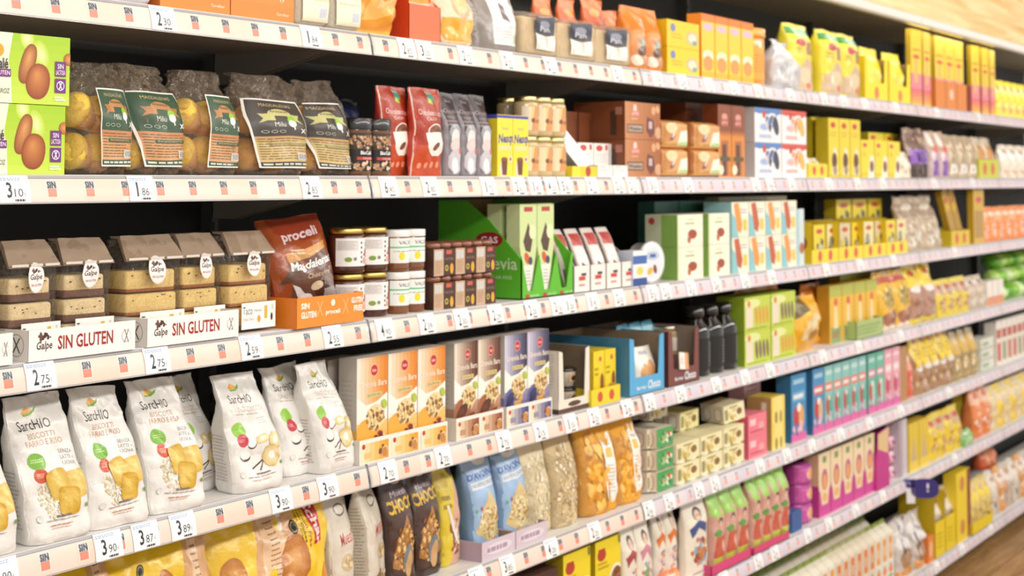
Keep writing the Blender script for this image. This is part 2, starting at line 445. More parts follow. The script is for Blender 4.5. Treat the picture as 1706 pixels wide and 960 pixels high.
TAGS = {0: [(270, '2 30'), (517, '1 84'), (676, '2 85'), (706, '3 20'), (775, '2 75'), (844, '2 05'), (916, '2 25'), (1028, '2 15'), (1094, '1 90'), (1136, '2 40'), (1180, '1 95'), (1222, '2 10'), (1262, '3 15'), (1316, '2 60'), (1372, '2 05'), (1405, '2 85'), (1440, '1 75'), (1492, '2 95'), (1560, '2 35'), (1630, '3 05')],
        1: [(22, '3 10'), (234, '1 86'), (517, '2 85'), (646, '6 40'), (715, '2 80'), (812, '1 75'), (863, '2 65'), (891, '1 85'), (917, '4 25'), (940, '5 80'), (985, '2 8'), (1029, '2 20'), (1052, '2 15'), (1086, '3 10'), (1145, '2 95'), (1258, '2 55'), (1282, '1 98'), (1318, '2 45'), (1380, '2 70'), (1428, '2 30'), (1470, '1 60'), (1555, '3 25'), (1620, '2 15')],
        2: [(66, '2 75'), (260, '2 75'), (417, '2 59'), (553, '2 55'), (640, '4 90'), (710, '2 39'), (768, '2 30'), (825, '2 29'), (885, '2 20'), (927, '2 15'), (947, '1 20'), (986, '1 95'), (1030, '2 05'), (1086, '5 25'), (1108, '2 65'), (1150, '2 15'), (1192, '2 85'), (1240, '2 45'), (1285, '1 95'), (1376, '2 35'), (1432, '2 05'), (1488, '2 55'), (1590, '1 85')],
        3: [(2, '3 90'), (179, '3 90'), (241, '3 87'), (303, '3 89'), (467, '3 90'), (545, '3 90'), (645, '2 70'), (737, '2 70'), (838, '2 75'), (899, '2 15'), (949, '1 55'), (989, '2 25'), (1044, '2 05'), (1081, '2 35'), (1133, '2 95'), (1192, '2 65'), (1240, '1 75'), (1282, '2 85'), (1370, '2 25'), (1430, '1 95'), (1500, '2 35')],
        4: [(793, '4 15'), (844, '3 85'), (917, '4 20'), (989, '2 25'), (1080, '2 45'), (1114, '2 05'), (1163, '2 95'), (1190, '2 75'), (1265, '1 65'), (1310, '2 15'), (1352, '2 25'), (1400, '2 35'), (1448, '1 85'), (1500, '2 05'), (1580, '2 45')],
        5: [(1180, '2 30'), (1205, '1 95'), (1262, '2 25'), (1290, '2 75'), (1345, '1 85'), (1380, '2 15'), (1425, '2 35'), (1470, '1 75'), (1590, '2 05')],
        6: [(1560, '2 15'), (1602, '1 95'), (1650, '2 35')]}
_tg = {}
for r, L in TAGS.items():
    for i, (px, pr) in enumerate(L):
        if pr not in _tg: _tg[pr] = Proto('price_tag', 'price tag', [('price_tag', tag_mesh(pr))])
        x = XP(px, .006, ZB[r]+.025)
        put(_tg[pr], (x, -.0002, ZB[r]), f'white paper price tag reading {pr}, {opos(i, len(L))}on the {SN[r]} shelf rail', f'price tags on the {SN[r]} shelf rail')

# ---------------------------------------------------------------- builders of packages
def smooth(t): t = min(max(t, 0), 1); return t*t*(3-2*t)
def carton_mb(W, D, H, base, front=None, side=None, top=None, r=.42, bev=.0012, k='paper', x0=0, y0=0, z0=0):
    mb = MB(); mb.box(x0-W/2, y0, z0, x0+W/2, y0+D, z0+H, M(base, r, k), bev)
    if front: front.bake(mb, lambda u, v, o: (x0+u-W/2, y0-o, z0+v), r=r, k=k if k != 'board' else 'paper')
    if side: side.bake(mb, lambda u, v, o: (x0-W/2-o, y0+D-u, z0+v), r=r)
    if top: top.bake(mb, lambda u, v, o: (x0+u-W/2, y0+v, z0+H+o), r=r)
    return mb
def carton(name, cat, *a, **k): return Proto(name, cat, [(name, carton_mb(*a, **k))])
class Bag:
    """Soft bag. mode: 'stand' block-bottom bag narrowing to a seam, 'pillow' sealed at both ends, 'brick' tight block."""
    def __init__(s, W, D, H, mode='stand', n=4.0, t0=.5, seam=.05, wr=.003, seed=1, lean=0.0, top=.04, wtop=1.02, freq=22, neck=None, side=0.0, crink=0.0):
        s.__dict__.update(locals())
    def prof(s, t):
        m = s.mode
        if m == 'pillow':
            q = min(max((t-s.seam)/(1-2*s.seam), 0), 1)
            b = max(math.sin(PI*q), 0)**.55; a = 1.0-.07*math.sin(PI*q); n = s.n
        elif m == 'brick':
            q = min(t, 1-t); b = 1-.5*(1-min(q/.09, 1))**2; a = 1-.06*(1-min(q/.09, 1))**2; n = s.n
            b = max(b, .05)
        else:
            b = 1-.16*(1-min(t/.05, 1))**2; a = 1-.04*(1-min(t/.05, 1))**2; n = s.n
            if t > s.t0:
                k = min((t-s.t0)/(1-s.seam-s.t0), 1); b = 1+(s.top-1)*(k**1.25); n = s.n+(2.6-s.n)*k
                a *= 1+(s.wtop-1)*smooth(k)
        if s.neck and t > s.neck[0]:          # gathered neck
            k = (t-s.neck[0])/(1-s.neck[0]); g = 1-(1-s.neck[1])*math.sin(PI*min(k*1.25, 1)*.5 if k < .6 else PI*(1-(k-.6)/.8)*.5)
            a *= g
        return s.W/2*a, s.D/2*max(b, .02), n
    def disp(s, x, y, z):
        if not s.wr: return Vector((0, 0, 0))
        p = Vector((x*s.freq+s.seed*7.3, y*s.freq*.6, z*s.freq*.8+s.seed*3.1))
        a = noise.noise(p); b = noise.noise(p*2.3+Vector((5, 5, 5)))
        q = (abs(a)-.25)*1.3+b*.35
        if s.crink:
            g = 1-abs(noise.noise(p*1.6+Vector((3, 1, 7))))*2.4; h = 1-abs(noise.noise(p*2.9+Vector((1, 6, 2))))*2.4
            q += s.crink*(max(g, 0)**3+.6*max(h, 0)**3)*(1+1.5*max(z/s.H-.6, 0)/.4)
        return Vector((s.wr*.8*noise.noise(p*.8+Vector((9, 2, 1))), -s.wr*q, s.wr*.7*noise.noise(p*.6+Vector((1, 8, 3)))*(1 if z > .02 else 0)))
    def fin(s, x, y, z):
        d = s.disp(x, y, z); h = max(z, 0)/s.H; y += s.lean*h**1.3*s.H; x += s.side*h**1.5*s.H
        return (x+d.x, y+d.y, max(z+d.z, 0.0004 if z < .002 else 0))
    def pt(s, t, a0):
        a, b, n = s.prof(t); c, q = math.cos(a0), math.sin(a0)
        return s.fin(a*math.copysign(abs(c)**(2/n), c), s.D/2+b*math.copysign(abs(q)**(2/n), q), t*s.H)
    def surf(s, u, v, o):
        t = min(max(v/s.H, 0), 1); a, b, n = s.prof(t); f = max(-1, min(1, (u/s.W*2-1)))*.975
        x = a*f; y = s.D/2-b*(1-abs(f)**n)**(1/n)
        p = s.fin(x, y, v); return (p[0], p[1]-o, p[2]+o*.15)
    def side_surf(s, u, v, o):          # left flank, u from back to front
        t = min(max(v/s.H, 0), 1); a, b, n = s.prof(t); f = max(-1, min(1, (u/s.D*2-1)))*.93
        y = s.D/2-b*f; x = -a*(1-abs(f)**n)**(1/n)
        p = s.fin(x, y, v); return (p[0]-o, p[1], p[2])
    def mesh(s, m, nr=56, nz=34):
        mb = MB(); ts = [0, .012, .03, .05]+[.05+.95*(i+1)/nz for i in range(nz)]
        ang = []
        for i in range(nr): ang.append(2*PI*i/nr)
        return mb.rings([[s.pt(t, a) for a in ang] for t in ts], m)
def bagmb(B, m, art=None, side=None, r=.4, k='foil', ml=.011, base=.0016):
    mb = B.mesh(m)
    if art: art.bake(mb, B.surf, maxlen=ml, base=base, step=.00005, r=r, k=k)
    if side: side.bake(mb, B.side_surf, maxlen=ml, base=base, step=.00005, r=r, k=k)
    return mb
def film(c='f4efe6', f=.1): return M(c, f, 'film')
def tray_mb(W, D, Hf, Hb, col, inner=None, front=None, side=None, t=.0022, cut=.0, shape='slope'):
    """display tray: low front wall, side walls rising to the back; cut = depth at which the side starts to rise"""
    mb = MB(); m = M(col, .5, 'board'); mi = M(inner or col, .6, 'board')
    mb.box(-W/2, 0, 0, W/2, D, t, m)
    if shape == 'window':            # front wall high at both edges with a dip
        e = W*.13
        mb.prism([(-W/2, 0, 0), (W/2, 0, 0), (W/2, 0, Hb), (W/2-e, 0, Hb*.97), (W/2-e*1.35, 0, Hf), (-W/2+e*1.35, 0, Hf), (-W/2+e, 0, Hb*.97), (-W/2, 0, Hb)], (0, t, 0), m)
        prof = [(0, 0), (D, 0), (D, Hb), (0, Hb)]
    else:
        mb.prism([(-W/2, 0, 0), (W/2, 0, 0), (W/2, 0, Hf), (-W/2, 0, Hf)], (0, t, 0), m)
        prof = [(0, 0), (D, 0), (D, Hb), (D*.93, Hb), (D*cut, Hf), (0, Hf)] if shape == 'slope' else [(0, 0), (D, 0), (D, Hf), (0, Hf)]
    for x in (-W/2, W/2-t): mb.prism([(x, y, z) for y, z in prof], (t, 0, 0), m)
    mb.box(-W/2+t, D-t, t, W/2-t, D, Hb if shape != 'low' else Hf, mi)
    if inner:
        k = .0004
        for x in (-W/2+t+k, W/2-t-k*2): mb.prism([(x, min(max(y, t), D-t), max(z-.0005, t)) for y, z in prof], (k, 0, 0), mi)
    if front: front.bake(mb, lambda u, v, o: (u-W/2, -o, v), r=.45)
    if side: side.bake(mb, lambda u, v, o: (-W/2-o, D-u, v), r=.45)
    return mb
def tray(*a, **k): return Proto('display_tray', 'display tray', [('display_tray', tray_mb(*a, **k))])
def cyl_surf(R, cy, z0=0): return lambda u, v, o: ((R+o)*math.sin(u/R), cy-(R+o)*math.cos(u/R), z0+v)
def row(fn, S, px0, px1, n, base, cat_grp, y=.03, fill=.96, z=0.0, rz=0.0, jit=0.0, alt=None, on=None, zs=1.0, levels=1, hstack=None, ordn=None, lvl=('lower ', 'upper ', 'topmost ')):
    """n things side by side whose fronts span the image columns px0..px1 on shelf S."""
    x0 = XP(px0, y, ZT[S]+z+.05); x1 = XP(px1, y, ZT[S]+z+.05); w = (x1-x0)/n
    if w > .17: print('WIDE', round(w, 3), base)
    prs = fn(w*fill) if not isinstance(fn, Proto) else fn
    if not isinstance(prs, (list, tuple)): prs = [prs]
    rn = random.Random(int(px0)*31+S); out = []
    for lv in range(levels):
        for i in range(n):
            j = rn.uniform(-jit, jit)
            lab = (lvl[lv] if levels > 1 else '')+(ordn[i]+' ' if ordn else opos(i, n))+base
            pr = prs[(i+lv) % len(prs)]
            out.append(put(pr, (x0+w*(i+.5)+j*.02, y+rn.uniform(0, jit*.06), ZT[S]+z+.0004+lv*(hstack or 0)), lab, cat_grp if (n*levels > 1) else None, rz+j*.6))
    return out
def one(fn, S, px0, px1, base, **k): return row(fn, S, px0, px1, 1, base, None, **k)
# ================================================================ SECOND SHELF (index 1)
def green_box(W):
    H = .118; A = Art(W, H); A.bg('b5d635'); A.grad(.28, 0, 1, 1, 'c8e24e', 'a6cf26', 8)
    A.poly([(0, 0), (.42, 0), (.41, .35), (.38, .6), (.42, 1), (0, 1)], 'eef3d6')
    A.blob(.56, .93, .07, .16, 'bfdc45', 'e4efbc', .3); A.blob(.70, .72, .08, .22, 'bbd93f', 'e0edb0', .4)
    A.blob(.57, .575, .072, .30, '94501f', 'd79a5c', -.30, 2.4, 9, .15, .3)
    A.blob(.675, .33, .12, .26, '94481c', 'cf8a4a', -.15, 2.2, 9, -.1, .35)
    A.blob(.985, .68, .05, .09, 'b0602a', 'd89a58')
    A.rect(.845, .42, .957, .64, '74307f'); A.text('SIN', .90, .57, .06, .07, 'ffffff'); A.text('LACTOSA', .90, .48, .095, .07, 'ffffff')
    A.rect(.845, .18, .957, .39, '74307f'); A.circ(.901, .285, .04, 'ffffff'); A.circ(.901, .285, .034, '74307f')
    A.text('X', .901, .285, .04, .12, 'ffffff', bold=.02); A.lines(.84, .06, .96, .13, 2, 'ffffff', .6)
    A.ell(.27, .74, .06, .1, 'f2a52c'); A.text('chalé', .29, .56, .17, .15, '3a3432', bold=.02); A.rect(.1, .37, .40, .48, '74307f'); A.text('SIN GLUTEN', .27, .425, .24, .06, 'ffffff')
    A.text('DE ARROZ', .29, .17, .2, .07, '55584a')
    T = Art(W, .12).bg('c3dd4a')
    return carton('food_carton', 'food carton', W, .12, H, 'b5d635', A, None, T)
XR = XP(110, .02, ZT[1]+.06)
gb = green_box(.205)
for i, (dz, dx, nm) in enumerate(((0, 0.0, 'lower'), (.1192, .006, 'upper'))):
    put(gb, (XR-.1025+dx-.003, .02, ZT[1]+.0004+dz), f'{nm} lime green carton picturing brown rolls at the left edge', 'stacked lime green cartons', rz=[.0, -.02][i])

def muffin(sc_=1.0, cup='c98a4a', top='dfae3e'):
    m = MB(); fl = lambda i, z: .05*(1 if i % 2 else -1) if z < .036 else 0
    m.lathe([(.022*sc_, 0), (.023*sc_, .001), (.031*sc_, .035*sc_)], M(cup, .7), n=44, flute=fl)
    m.lathe([(.031*sc_, .0345*sc_), (.0345*sc_, .040*sc_), (.033*sc_, .050*sc_), (.025*sc_, .059*sc_), (.012*sc_, .0645*sc_), (.003*sc_, .066*sc_)], M(top, .7, 'cake'), n=30)
    return m
def magdalena(W, kind, seed, lab=(.30, .93), sh=0.0):
    D, H = .11, .205
    B = Bag(W, D, H, 'stand', n=2.8, t0=.50, seam=.03, wr=.016, seed=seed, top=.16, wtop=.80, freq=23, lean=.02, crink=-.55)
    fm = B.mesh(film('ead6bc', .10), 120, 84)
    dk, md, lw_ = {'g': ('3c5740', 'a8703f', 'd09a68'), 'b': ('453f3a', '8f8a4a', 'cdbf7c')}[kind]
    u0, u1, v0, v1 = lab[0], lab[1], .08, .74
    A = Art(W, H)
    def R(a, b, c, d, col, **k): A.rect(u0+(u1-u0)*a, v0+(v1-v0)*b, u0+(u1-u0)*c, v0+(v1-v0)*d, col, **k)
    def E(a, b, r, q, col, rot=0): A.ell(u0+(u1-u0)*a, v0+(v1-v0)*b, (u1-u0)*r, (v1-v0)*q, col, rot)
    def T(t, a, b, ww, hh, col, **k): A.text(t, u0+(u1-u0)*a, v0+(v1-v0)*b, (u1-u0)*ww, (v1-v0)*hh, col, **k)
    R(-.03, -.02, 1.03, 1.02, 'f2efe8'); R(0, 0, 1, 1, dk); R(0, .07, 1, .46, lw_); R(0, .07, 1, .30, hx(lw_, 'e0a878', .35)); R(0, .38, 1, .46, hx(lw_, 'b5572e', .3))
    T('MAGDALENAS', .5, .93, .62, .045, 'c9b58a'); E(.5, .80, .22, .075, 'c08a5a' if kind == 'g' else 'c9c486'); R(.22, .70, .78, .80, 'c08a5a' if kind == 'g' else 'c9c486')
    A.poly([(u0+(u1-u0)*a, v0+(v1-v0)*b) for a, b in ((.10, .66), (.30, .72), (.30, .79), (.12, .80), (.18, .73))], 'b37c4a' if kind == 'g' else 'c4c07a')
    A.poly([(u0+(u1-u0)*a, v0+(v1-v0)*b) for a, b in ((.90, .66), (.70, .72), (.70, .79), (.88, .80), (.82, .73))], 'b37c4a' if kind == 'g' else 'c4c07a')
    R(.38, .69, .62, .77, dk); T('Artesanas', .5, .84, .34, .04, dk); E(.68, .70, .085, .075, '8fc63a', .2); E(.68, .655, .08, .055, 'f4f7ee'); R(.69, .56, .72, .64, 'f4f7ee', rot=.2)
    T('Milu', .44, .64, .20, .07, 'e2e6da'); A.shear(0)
    for i in range(3): E(.16+.15*i, .53, .06, .022, 'cfd6c4'); E(.16+.15*i, .53, .05, .017, dk)
    T('X', .88, .55, .12, .07, 'f4f4f0', bold=.03)
    A.lines(u0+.02, v0+(v1-v0)*.10, u1-.02, v0+(v1-v0)*.44, 9, hx(dk, lw_, .35), .28); R(.2, .31, .95, .355, dk if kind == 'g' else '8a8050'); T('INGREDIENTES', .55, .333, .6, .025, 'd8b080')
    A.bars(u0+(u1-u0)*.70, v0+(v1-v0)*.10, u0+(u1-u0)*.94, v0+(v1-v0)*.19, n=12); A.lines(u0+.02, v0+.005, u1-.02, v0+(v1-v0)*.06, 1, 'cfd6c4', .5)
    Bl = Bag(W, D, H, 'stand', n=3.0, t0=.50, seam=.04, wr=.006, seed=seed, top=.10, wtop=.82, freq=16, lean=.02)
    A.shear(sh); lb = MB(); A.bake(lb, Bl.surf, maxlen=.012, base=.0075, step=.00006, r=.35)
    parts = [('wrapper', fm, 'crinkled see-through wrapper'), ('label', lb)]
    rn = random.Random(seed)
    for i, (x, y, z, rx, ry) in enumerate([(-.30, .34, .012, 1.25, .1), (.10, .36, .012, 1.3, -.2), (.33, .62, .012, 1.1, .2), (-.28, .66, .015, .6, 0), (-.26, .36, .085, 1.35, -.1), (.16, .40, .082, 1.2, .3), (.0, .70, .09, .9, 0)]):
        mf = muffin(.98, *(('f0b070', 'ffd45a') if kind == 'g' else ('e6a05c', 'f0b058')))
        mf.xf(Matrix.Translation((x*W*.80, y*D*.9+.016, z+.028)) @ Matrix.Rotation(rn.uniform(-1.5, -1.0) if i % 2 == 0 else ry-.3, 4, 'Y') @ Matrix.Rotation(.25 if i % 2 == 0 else .45+rn.uniform(-.2, .3), 4, 'X') @ Matrix.Translation((0, 0, -.03)))
        parts.append(('cupcake', mf))
    return Proto('cupcake_bag', 'bag of cupcakes', parts)
for i, (a, b, kd, sd, rz, yy, la, sh, lb) in enumerate([
        (130, 228, 'g', 3, -.10, .035, (.38, .93), .02, 'clear bag of yellow cupcakes with dark green label, beside the lime green cartons'),
        (226, 318, 'g', 8, .05, .025, (.02, .92), -.22, 'clear cupcake bag with tilted dark green label, second bag from the lime cartons'),
        (308, 404, 'g', 5, -.12, .03, (.42, .97), .05, 'clear cupcake bag with narrow green label showing a yellow cupcake at its left'),
        (416, 520, 'b', 11, -.05, .025, (.08, .92), -.20, 'clear cupcake bag with upright brown and tan label on the second shelf'),
        (518, 598, 'b', 13, .12, .04, (-.05, .85), -.38, 'clear cupcake bag with leaning brown label, next to the coffee jars')]):
    xa, xb = XP(a, yy, ZT[1]+.05), XP(b, yy, ZT[1]+.05)
    put(magdalena((xb-xa)*.99, kd, sd, la, sh), ((xa+xb)/2, yy, ZT[1]+.0006), lb, 'clear bags of cupcakes', rz=rz, tilt=(0, [-.03, .02, 0, .04, .10][i]*0))

def jar(R, H, content, lid, art=None, lz=(.18, .74), lidh=.012, lidr=1.0, neck=.84, wrapw=1.9, name='jar', cat='jar', lidk='metal', r=.12):
    g = MB(); g.lathe([(R*.9, 0), (R*.98, .003), (R, .008), (R, H*.78), (R*.97, H*.83), (R*neck, H*.88), (R*neck, H-lidh)], M(content, r, 'gloss'), 0, R, 36)
    l = MB(); rr = R*neck*1.05*lidr; l.lathe([(rr, H-lidh), (rr*1.01, H-lidh+.001), (rr*1.01, H-.002), (rr*.96, H)], M(lid, .3, lidk), 0, R, 36)
    parts = [('jar_body', g), ('lid', l)]
    if art:
        lb = MB(); art.bake(lb, (lambda cs: lambda u, v, o: cs(u-art.W/2, v, o))(cyl_surf(R+.0004, R, H*lz[0])), maxlen=R*.3, base=.0003, step=.00005); parts.append(('label', lb))
    return Proto(name, cat, parts)
def coffee_jar(W):
    R = W/2; H = .128; A = Art(R*2.7, H*.66); A.bg('1c1613')
    A.rect(0, .50, 1, 1, '3b2b20'); A.scat(.45, .78, .4, .18, 60, ['c79f78', '8d6745', 'b5885e', '5d4230', 'd9b894'], .03, .055, 4)
    A.rect(0, .40, 1, .56, '17110f'); A.text('BioCafé', .46, .48, .34, .10, 'ffffff', bold=.02); A.rect(.2, .29, .9, .37, 'c5453c'); A.text('SOLUBLE', .5, .33, .3, .04, 'f5dcd8')
    A.scat(.45, .15, .4, .1, 34, ['c79f78', 'a57d58', 'e0c6a8', '7a573a'], .03, .06, 5)
    return jar(R, H, '6b4526', '1b1a1a', A, lz=(.08, .74), lidh=.026, lidr=1.12, neck=.88, lidk='gloss', name='coffee_jar')
row(coffee_jar, 1, 596, 661, 2, 'coffee jar with black lid and bean picture on the second shelf', 'coffee jars', y=.03, fill=.99)
one(lambda w: coffee_jar(.05), 1, 575, 596, 'darker coffee jar standing behind the two front coffee jars', y=.095)
def coconut_bag(W):
    H = .205; B = Bag(W, .05, H, 'pillow', n=2.6, seam=.035, wr=.008, seed=21)
    A = Art(W, H); A.bg('e9cdbd'); A.rect(.025, 0, .975, 1, 'a83318'); A.rect(.025, 0, .975, .36, 'c64a22'); A.poly([(.45, .88), (.72, .86), (.70, .94), (.5, .97)], '4f9a8c'); A.poly([(.45, .84), (.62, .82), (.6, .88), (.48, .89)], 'b6c84a')
    A.text('Chocolate a la taza', .5, .73, .82, .06, 'f6d9cf'); A.text('CACAO', .5, .66, .4, .035, 'f6d9cf')
    A.ell(.62, .52, .30, .085, 'f2e7dc'); A.ell(.62, .52, .26, .07, '7b4a34'); A.scat(.62, .52, .2, .05, 16, ['96664a', '5f3624'], .02, .05, 3)
    A.poly([(.25, .5), (.98, .5), (.95, .28), (.8, .22), (.55, .22), (.34, .32)], 'f6efe8'); A.ell(.66, .33, .14, .04, '7a4430', .4)
    for i in range(4): A.circ(.18+.2*i, .12, .06, 'ef9a80')
    S = Art(.05, H).bg('c23a26'); A.text('Eco', .55, .95, .2, .03, 'f6efe8')
    return Proto('cocoa_bag', 'bag of cocoa', [('cocoa_bag', bagmb(B, M('c84a2e', .35, 'foil'), A, S, .35))])
one(coconut_bag, 1, 640, 690, 'red bag of cocoa with bowl picture, behind the right coffee jar', y=.052)
one(coconut_bag, 1, 694, 747, 'red bag of cocoa with bowl picture, beside the grey chocolate bags', y=.024)
def lady_bag(W):
    H = .20; B = Bag(W, .06, H, 'stand', n=3.4, t0=.6, seam=.04, wr=.003, seed=25, lean=.03)
    A = Art(W, H); A.bg('4b4146'); A.rect(0, .0, 1, .55, '7b757c'); A.rect(0, .56, 1, 1, '33262a'); A.lines(.1, .6, .9, .68, 2, '8a7478', .5); A.text('Bio', .5, .9, .4, .035, 'b9aab0'); A.text('Chocolate', .5, .78, .8, .05, 'b9a3a8'); A.text('negro', .5, .70, .6, .04, '9c8a90')
    A.ell(.5, .54, .34, .09, '9da0a8'); A.ell(.52, .44, .26, .13, 'e9dedb'); A.ell(.5, .38, .3, .08, 'd9cbc8', .4); A.ell(.7, .30, .16, .04, 'e3b9b4'); A.ell(.5, .17, .42, .15, 'c9c5cb'); A.ell(.45, .12, .2, .1, 'eeeaee'); A.circ(.8, .3, .12, 'd46a64')
    return Proto('chocolate_bag', 'bag of chocolate', [('chocolate_bag', bagmb(B, M('8e888e', .35, 'foil'), A, None, .35))])
row(lady_bag, 1, 746, 824, 3, 'grey and brown chocolate bag beside the red cocoa bags', 'grey chocolate bags', y=.028, fill=.98)
def nesq(W):
    H = .155; A = Art(W, H); A.bg('f3e13a'); A.text('Nestlé', .5, .78, .4, .05, '8a86a0'); A.text('Nesquik', .74, .60, 1.35, .20, '2b3f9a', bold=.03, shear=.15, rot=.05); A.rect(.1, .42, .9, .50, 'e8dc9c')
    A.ell(.36, .12, .2, .14, 'e6d7cf'); A.poly([(.25, .28), (.65, .28), (.60, .02), (.32, .02)], '6f3f28'); A.ell(.45, .28, .2, .03, '8a5334'); A.circ(.84, .28, .11, 'f2f2fa'); A.circ(.84, .28, .07, 'c0485a')
    b = carton_mb(W, .06, H-.010, 'f3e13a', A, Art(.06, H-.01).bg('efd92e'), bev=.004)
    l = MB(); l.box(-W/2-.001, -.001, H-.010, W/2+.001, .061, H, M('4446b8', .4), .002)
    return Proto('cocoa_powder_tin', 'cocoa powder', [('tin_body', b), ('lid', l)])
row(nesq, 1, 828, 880, 2, 'yellow cocoa powder tin with blue lid on the second shelf', 'yellow cocoa tins', y=.03, fill=.98)
def pate_jar(W):
    R = W/2; H = .104; A = Art(R*2.6, H*.60); A.bg('e9cf8a'); A.rect(0, 0, .3, 1, 'efe0c0'); A.poly([(.3, 0), (.62, 0), (.62, 1), (.42, 1)], 'd99a62'); A.rect(.62, 0, 1, 1, 'e4c766'); A.rect(.62, .6, .78, .95, '5f9a86'); A.text('TARTAR', .62, .38, .5, .14, '7a4a2c', bold=.02); A.circ(.36, .42, .07, '8a5530')
    return jar(R, H, 'cfb684', 'cfc08a', A, lz=(.14, .74), lidh=.013, name='spread_jar')
row(pate_jar, 1, 882, 951, 3, 'gold lidded jar with cream and orange label', 'gold lidded jars beside the yellow tins', y=.03, fill=.99, levels=2, hstack=.105)
row(lambda w: pate_jar(.058), 1, 848, 872, 1, 'gold lidded jar standing behind the front jars', 'gold lidded jars behind', y=.12, levels=2, hstack=.105)
def white_pack(W, H=.095, c='f0ede8', acc='c8554c'):
    A = Art(W, H); A.bg(c); A.ell(.35, .85, .22, .09, acc); A.lines(.1, .4, .9, .7, 4, 'c9c4c0', .4); A.rect(.75, .8, .9, .95, acc)
    return carton('small_carton', 'carton', W, .05, H, c, A, Art(.05, H).bg('e2ddd8'))
row(white_pack, 1, 962, 1040, 3, 'small white carton with red oval, left of the brown cartons', 'small white cartons', y=.075, fill=.95)
row(lambda w: white_pack(w, .032, 'f4f1ee', 'e0d8d0'), 1, 995, 1046, 2, 'flat white packet in front of the small white cartons', 'flat white packets', y=.02, fill=.95)
def yel_low(W):
    A = Art(W, .028); A.bg('e4cf2a'); A.circ(.6, .5, .1, 'b5482c'); A.rect(0, 0, .3, 1, 'f0e040')
    return carton('small_carton', 'carton', W, .05, .028, 'e4cf2a', A)
one(yel_low, 1, 952, 998, 'flat yellow packet with red dot beneath the slanted paper', y=.022)
mb = MB(); A = Art(.05, .14); A.bg('e9e9ec'); A.lines(.1, .2, .9, .8, 9, 'c6b8b8', .3); A.rect(.1, .82, .6, .95, 'd0b0ac')
mb.box(-.025, 0, 0, .025, .0015, .14, M('ececee', .25, 'gloss')); A.bake(mb, lambda u, v, o: (u-.025, -o, v), r=.2)
put(Proto('paper_leaflet', 'leaflet', [('paper_leaflet', mb)]), (XP(984, .02, ZT[1]+.05), .030, ZT[1]+.026), 'glossy white paper leaning over the small white cartons', tilt=(-.25, -.78))
def wellness(W):
    H = .108; A = Art(W, H); A.bg('b5713f'); A.grad(0, 0, 1, 1, 'c98a5a', 'a8612f', 8, False); A.ell(.28, .82, .05, .12, 'f0cfc6'); A.rect(.18, .62, .40, .76, 'd98478'); A.text('gullón', .29, .69, .18, .08, 'fbe6dc'); A.lines(.18, .52, .4, .58, 1, 'e9c9b0', .4)
    A.rect(.06, .17, .50, .40, '4a3428'); A.rect(.08, .20, .48, .37, 'b9a394'); A.text('Wheatless', .28, .285, .36, .10, '2e211a', bold=.02); A.poly([(.62, .62), (.80, .55), (.84, .2), (.72, .05), (.60, .25)], '6d3b30'); A.rect(.66, .3, .76, .5, 'cbb4b4'); A.ell(.8, .80, .06, .12, 'd9a878', .5); A.ell(.92, .84, .06, .1, 'd9a878', -.4); A.ell(.93, .2, .1, .16, 'd6a37c')
    return carton('biscuit_carton', 'biscuit carton', W, .17, H, 'a8612f', A, Art(.17, H).bg('7d4527').rect(.72, .1, .84, .75, '4a3024').rect(.82, .65, .95, .85, 'b5796a'), Art(W, .17).bg('a96a3c'))
row(wellness, 1, 1040, 1101, 1, 'brown biscuit carton with dark name plate on the second shelf', 'brown cartons with name plate', y=.03, levels=2, hstack=.109)
def brown_back(W):
    H = .185; A = Art(W, H); A.bg('7a4020'); A.rect(.86, .1, .94, .9, '4a2a1a')
    return carton('biscuit_carton', 'biscuit carton', W, .07, H, '8a4a26', A, Art(.07, H).bg('6e3a20'))
row(brown_back, 1, 940, 986, 2, 'plain brown carton standing behind the small white cartons', 'plain brown cartons behind', y=.14, fill=.9, z=0)
def toast_pack(W, H=.085):
    B = Bag(W, .10, H, 'brick', n=5, wr=.004, seed=31); A = Art(W, H); A.bg('dca35a'); A.poly([(0, 1), (.5, 1), (.35, .3), (0, .2)], 'c98a48'); A.ell(.28, .75, .2, .2, 'f0d9a6'); A.poly([(.42, .05), (1, .05), (1, .75), (.6, .62)], 'f4efdf'); A.ell(.72, .18, .24, .10, 'b9d68a'); A.ell(.3, .45, .13, .09, '7c4a63', .5); A.ell(.33, .5, .09, .06, 'e9d5c0', .5)
    return Proto('toast_pack', 'pack of toast', [('toast_pack', bagmb(B, M('d9a062', .35, 'foil'), A, Art(.1, H).bg('b46e34'), .3))])
row(toast_pack, 1, 1106, 1152, 1, 'tan toast pack with cream band, right of the brown cartons', 'toast packs by the brown cartons', y=.03, levels=2, hstack=.085)
row(toast_pack, 1, 1160, 1206, 1, 'tan toast pack with cream band, before the tall orange cartons', 'toast packs before the orange cartons', y=.022, levels=2, hstack=.085)
def tall_choc(W):
    H = .235; A = Art(W, H); A.bg('8a4722'); A.rect(0, 0, 1, .6, 'd9872e'); A.grad(0, .55, 1, .66, 'd9872e', '8a4722', 6); A.ell(.5, .83, .22, .05, 'd9998a'); A.rect(.25, .70, .75, .80, 'b5604e'); A.text('gullón', .5, .75, .42, .05, 'f4d6cc'); A.rect(.25, .02, .75, .5, 'a8683e', rot=.0); A.rect(.32, .02, .6, .45, '5c3628'); A.rect(.1, .22, .9, .28, '5b5230'); A.ell(.2, .1, .2, .07, 'f6e6c8')
    return carton('biscuit_carton', 'biscuit carton', W, .055, H, '8a4722', A, Art(.055, H).bg('7c3d20').ell(.5, .7, .2, .03, 'a2604a'))
row(tall_choc, 1, 1196, 1241, 2, 'tall brown and orange biscuit carton before the white display boxes', 'tall brown and orange cartons', y=.03, fill=.97)
